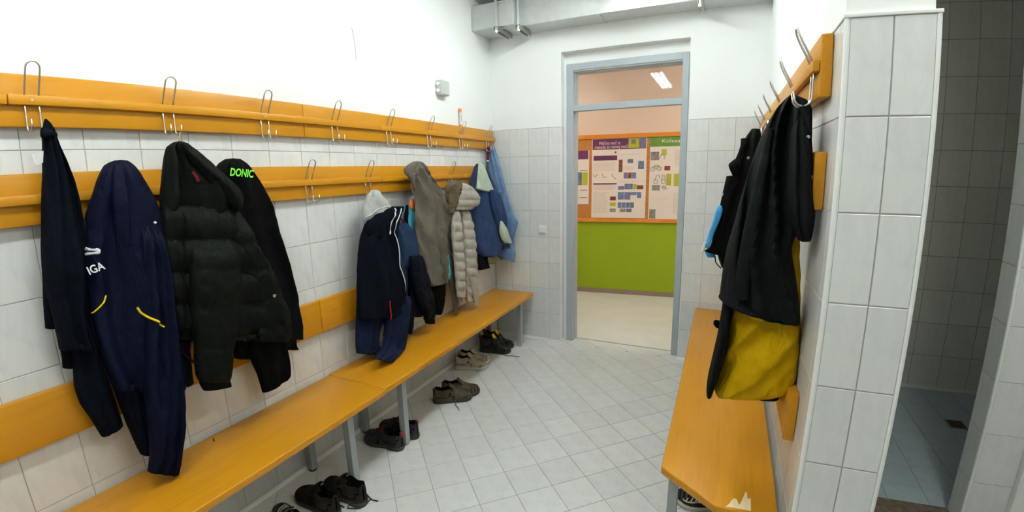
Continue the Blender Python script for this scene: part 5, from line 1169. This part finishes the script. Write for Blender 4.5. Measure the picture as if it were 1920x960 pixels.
# ------------------------------------------------------------------ shoes
def shoe(label, cx, cy, dx, dy, mats, length=0.285, width=0.100, collar=0.085, group=None, laces=True, side=1, heel_tab=None, stripes=None, toe=None, tongue_mat=None, sole_h=0.026):
    """one shoe; local axes: forward = toe, origin on the floor under its middle"""
    upper, sole, lining, lacem = mats
    o = thing('shoe', label, 'shoe', (cx, cy, 0.0), group)
    fv = Vector((dx, dy, 0)).normalized(); sv = Vector((-fv.y, fv.x, 0))
    def Wd(f, s, h): return Vector((cx, cy, 0)) + fv * f + sv * s + Vector((0, 0, h))
    hw = width / 2
    def half(t):          # t 0 heel .. 1 toe
        pts = [(0, 0.0), (0.02, 0.42), (0.08, 0.66), (0.2, 0.74), (0.4, 0.74), (0.6, 0.94), (0.74, 1.0), (0.86, 0.90), (0.95, 0.60), (0.985, 0.36), (1.0, 0.0)]
        for (a, b), (c, d) in zip(pts[:-1], pts[1:]):
            if t <= c: return hw * (b + (d - b) * (t - a) / (c - a))
        return 0.0
    def bend(t): return side * 0.010 * math.sin(PI * min(1, max(0, (t - 0.35) / 0.65)))
    m = MB(); N = 28
    vs = []; fs = []
    ts = [0.5 - 0.5 * math.cos(PI * i / (N - 1)) for i in range(N)]
    loop = [(t, 1) for t in ts] + [(t, -1) for t in ts[-2:0:-1]]
    K = len(loop)
    for lev, (h, g) in enumerate(((0.0, 0.93), (0.006, 1.03), (sole_h * 0.8, 1.05), (sole_h, 1.0))):
        for t, s in loop:
            spring = 0.012 * max(0, (t - 0.72) / 0.28) ** 2
            ff = (t - 0.5) * length * (1.0 if g <= 1 else 1.015)
            vs.append(Wd(ff, s * half(t) * g + bend(t), h + spring))
    for lev in range(3):
        for k in range(K):
            fs.append([lev * K + k, lev * K + (k + 1) % K, (lev + 1) * K + (k + 1) % K, (lev + 1) * K + k])
    fs.append(list(range(K))[::-1]); fs.append([3 * K + k for k in range(K)])
    m.add(vs, fs); m.build('sole', sole, o, smooth=True)
    # upper
    A = 25; NS = 30
    def topline(t):
        pts = [(0, collar * 0.96), (0.04, collar * 1.06), (0.12, collar * 0.97), (0.25, collar * 0.84), (0.38, collar * 0.92), (0.46, collar * 1.0), (0.56, collar * 0.86), (0.7, 0.062), (0.82, 0.050), (0.93, 0.038), (1.0, 0.012)]
        for (a, b), (c, d) in zip(pts[:-1], pts[1:]):
            if t <= c:
                q = (t - a) / (c - a); q = q * q * (3 - 2 * q)
                return b + (d - b) * q
        return 0.01
    grid = []
    for i in range(NS):
        t = 0.004 + 0.992 * (0.5 - 0.5 * math.cos(PI * i / (NS - 1)))
        w = max(half(t) * 0.98, 0.002); h = topline(t)
        k_open = min(1, max(0, (0.50 - t) / 0.06)) * min(1, max(0, (t - 0.045) / 0.03))
        row = []
        spring = 0.012 * max(0, (t - 0.72) / 0.28) ** 2
        for a in range(A):
            v = a / (A - 1)
            ang = PI * v
            ya = -w * math.copysign(abs(math.cos(ang)) ** 0.75, math.cos(ang)); za = h * math.sin(ang) ** 0.62
            # collar section: outer wall, rim, inner wall, insole
            q = abs(v - 0.5) * 2            # 1 outer bottom .. 0 middle
            sg = -1 if v < 0.5 else 1
            if q > 0.5:
                e = (1 - q) / 0.5; yc = sg * w * (1.0 - 0.16 * e * e + 0.05 * math.sin(PI * e)); zc = h * e
            elif q > 0.38:
                e = (0.5 - q) / 0.12; yc = sg * w * (0.84 - 0.14 * e); zc = h * (1 + 0.03 * math.sin(PI * e))
            elif q > 0.15:
                e = (0.38 - q) / 0.23; yc = sg * w * (0.70 - 0.02 * e); zc = h * (1 - e) + 0.012 * e
            else:
                yc = sg * w * 0.68 * (q / 0.15); zc = 0.012
            y = ya + (yc - ya) * k_open; z = za + (zc - za) * k_open
            row.append(Wd((t - 0.5) * length * 0.985, y + bend(t), sole_h - 0.004 + z + spring))
        grid.append((t, k_open, row))
    up = MB(); ln = MB(); tc_ = MB()
    for i in range(NS - 1):
        for a in range(A - 1):
            q = abs((a + 0.5) / (A - 1) - 0.5) * 2
            tgt = ln if (q < 0.40 and min(grid[i][1], grid[i + 1][1]) > 0.4) else (tc_ if (toe and grid[i][0] > 0.80) else up)
            tgt.add([grid[i][2][a], grid[i][2][a + 1], grid[i + 1][2][a + 1], grid[i + 1][2][a]], [[0, 1, 2, 3]])
    for b_, nm, mt in ((up, 'upper', upper), (ln, 'lining', lining), (tc_, 'toe_cap', toe)):
        if not b_.f: continue
        ob = b_.build(nm, mt, o, smooth='all')
        bm = bmesh.new(); bm.from_mesh(ob.data); bmesh.ops.remove_doubles(bm, verts=bm.verts, dist=0.0004); bm.to_mesh(ob.data); bm.free()
        for p in ob.data.polygons: p.use_smooth = True
    # tongue
    tg = MB()
    vs = []; fs = []
    for i in range(7):
        e = i / 6; f = (0.64 - 0.20 * e - 0.5) * length; h = sole_h + 0.055 + (collar - 0.030) * e ** 0.8
        wv = 0.020 + 0.008 * e
        for k in range(5):
            s = (k / 4 - 0.5) * 2
            vs.append(Wd(f, s * wv + bend(0.6), h - 0.012 * s * s))
        for k in range(5):
            s = (k / 4 - 0.5) * 2
            vs.append(Wd(f - 0.007, s * wv + bend(0.6), h - 0.012 * s * s - 0.003))
    for i in range(6):
        for base in (0, 5):
            for k in range(4):
                fs.append([i * 10 + base + k, i * 10 + base + k + 1, (i + 1) * 10 + base + k + 1, (i + 1) * 10 + base + k])
    for k in range(4): fs.append([60 + k, 60 + k + 1, 65 + k + 1, 65 + k])
    for i in range(6):
        for k in (0, 4): fs.append([i * 10 + k, (i + 1) * 10 + k, (i + 1) * 10 + 5 + k, i * 10 + 5 + k])
    tg.add(vs, fs); tg.build('tongue', tongue_mat or upper, o, smooth='all')
    if laces:
        for i in range(4):
            e = i / 3; t = 0.70 - 0.17 * e
            f = (t - 0.5) * length; h = sole_h + topline(t) * 0.985 + 0.004
            q = MB()
            q.tube([Wd(f, -0.026 + bend(t), h - 0.010), Wd(f - 0.004, -0.012 + bend(t), h + 0.001), Wd(f - 0.008, 0.012 + bend(t), h + 0.001), Wd(f - 0.012, 0.026 + bend(t), h - 0.010)], 0.0032, 6)
            q.build('lace', lacem, o, smooth='all')
    if heel_tab:
        q = MB(); q.tube([Wd(-0.46 * length, 0, sole_h + collar * 0.7), Wd(-0.50 * length, 0, sole_h + collar * 0.95), Wd(-0.485 * length, 0, sole_h + collar * 1.12), Wd(-0.455 * length, 0, sole_h + collar * 1.02)], 0.007, 6)
        q.build('heel_tab', heel_tab, o, smooth='all')
    if stripes:
        for sd in (-1, 1):
            for k in range(4):
                t = 0.62 + 0.075 * k
                q = MB(); P = []
                for e in range(6):
                    ee = e / 5; tt = t - 0.05 * ee; w_ = half(tt) * 0.98; ang = 0.22 + 0.55 * ee
                    P.append(Wd((tt - 0.5) * length * 0.985, sd * (w_ * abs(math.cos(ang)) ** 0.75 + 0.001) + bend(tt), sole_h - 0.002 + topline(tt) * math.sin(ang) ** 0.62))
                q.tube(P, 0.0022, 5); q.build('side_stripe', stripes, o, smooth='all')
    return o
def loose_lace(o, pts, mat, r=0.0032):
    P = [Vector(p) for p in pts]
    Q = []
    for (v, s) in catmull([(p, p) for p in P], 24): Q.append(v[0])
    MB().tube(Q, r, 6).build('loose_lace', mat, o, smooth='all')

BR = ('sh_brown', 'sole_dark', 'inside', 'lace_dark')
s = shoe('dark brown walking shoe with a trailing lace, right beside the nearest bench leg', 0.375, 0.737, -1, 0.10, BR, length=0.30, width=0.112, collar=0.098, side=1, group='dark brown walking shoes')
loose_lace(s, [(0.47, 0.69, 0.03), (0.455, 0.668, 0.006), (0.515, 0.70, 0.004), (0.515, 0.77, 0.004)], 'lace_dark')
loose_lace(s, [(0.44, 0.785, 0.03), (0.47, 0.79, 0.006), (0.52, 0.772, 0.004), (0.56, 0.777, 0.004)], 'lace_dark')
s = shoe('dark brown walking shoe left of its twin that touches the nearest bench leg', 0.305, 0.612, -1, 0.04, BR, length=0.30, width=0.112, collar=0.095, side=-1, group='dark brown walking shoes')
loose_lace(s, [(0.36, 0.665, 0.03), (0.367, 0.672, 0.005), (0.40, 0.668, 0.004), (0.435, 0.665, 0.004)], 'lace_dark')
shoe('black sports shoe with white edging at the bottom of the picture under the left bench', 0.300, 0.452, -1, 0.25, ('sh_black', 'sole_light', 'inside', 'lace_pale'), length=0.29, width=0.105, collar=0.075, toe='sh_black', stripes='white')
SP = ('sh_black', 'sole_dark', 'inside', 'lace_dark')
s = shoe('black sports shoe with red lining, nearest of the pair beside the bench leg', 0.245, 1.200, -1, 0.02, SP, length=0.295, width=0.108, collar=0.082, side=1, heel_tab='red', stripes='lace', group='black and red sports shoes', tongue_mat='maroon')
shoe('black sports shoe with red lining, wall side of the pair partly behind the bench leg', 0.255, 1.330, -1, -0.06, SP, length=0.295, width=0.108, collar=0.085, side=-1, heel_tab='maroon', stripes='lace', group='black and red sports shoes', tongue_mat='maroon')
TP = ('sh_taupe', 'sole_dark', 'inside', 'lace')
s = shoe('brown grey low shoe with a lace lying on the floor, front of its pair', 0.340, 1.838, 0.215, 0.150, TP, length=0.285, width=0.104, collar=0.088, side=1, group='brown grey low shoes')
loose_lace(s, [(0.372, 1.83, 0.095), (0.395, 1.800, 0.06), (0.40, 1.782, 0.01), (0.43, 1.762, 0.004), (0.459, 1.734, 0.004)], 'lace')
shoe('brown grey low shoe standing behind its twin, toe poking out to the right', 0.345, 1.945, 0.215, 0.150, TP, length=0.285, width=0.104, collar=0.092, side=-1, group='brown grey low shoes')
BG = ('sh_beige', 'sole_light', 'sh_brown', 'lace_pale')
shoe('beige suede sneaker with pale sole, front one of its pair under the far bench', 0.182, 2.372, 0.93, 0.34, BG, length=0.275, width=0.102, collar=0.090, side=1, group='beige sneakers', toe='sh_beige')
shoe('beige suede sneaker half hidden behind its twin under the far bench', 0.150, 2.482, 0.95, 0.30, BG, length=0.275, width=0.102, collar=0.088, side=-1, group='beige sneakers')
BY = ('sh_black', 'rubber', 'inside', 'lace_dark')
s = shoe('black high shoe with yellow flecks and trailing lace, nearer one by the corner', 0.212, 2.765, 0.98, 0.19, BY, length=0.30, width=0.108, collar=0.125, side=1, heel_tab='lace', group='black high shoes', tongue_mat='piping')
loose_lace(s, [(0.30, 2.745, 0.05), (0.33, 2.72, 0.006), (0.40, 2.735, 0.004), (0.471, 2.742, 0.004)], 'lace_dark')
shoe('black high shoe with yellow collar flecks, rear one in the corner by the wall', 0.185, 2.892, 0.98, 0.17, BY, length=0.30, width=0.108, collar=0.130, side=-1, heel_tab='lace', group='black high shoes', tongue_mat='piping')
s = shoe('black sneaker with white edging under the right bench', 2.085, 1.405, -1, -0.12, ('sh_black', 'sole_light', 'inside', 'lace_pale'), length=0.29, width=0.106, collar=0.085, side=1, stripes='white')
loose_lace(s, [(2.05, 1.40, 0.10), (2.0, 1.37, 0.07), (1.985, 1.345, 0.05), (2.02, 1.335, 0.05), (2.06, 1.345, 0.06)], 'lace_pale', 0.004)
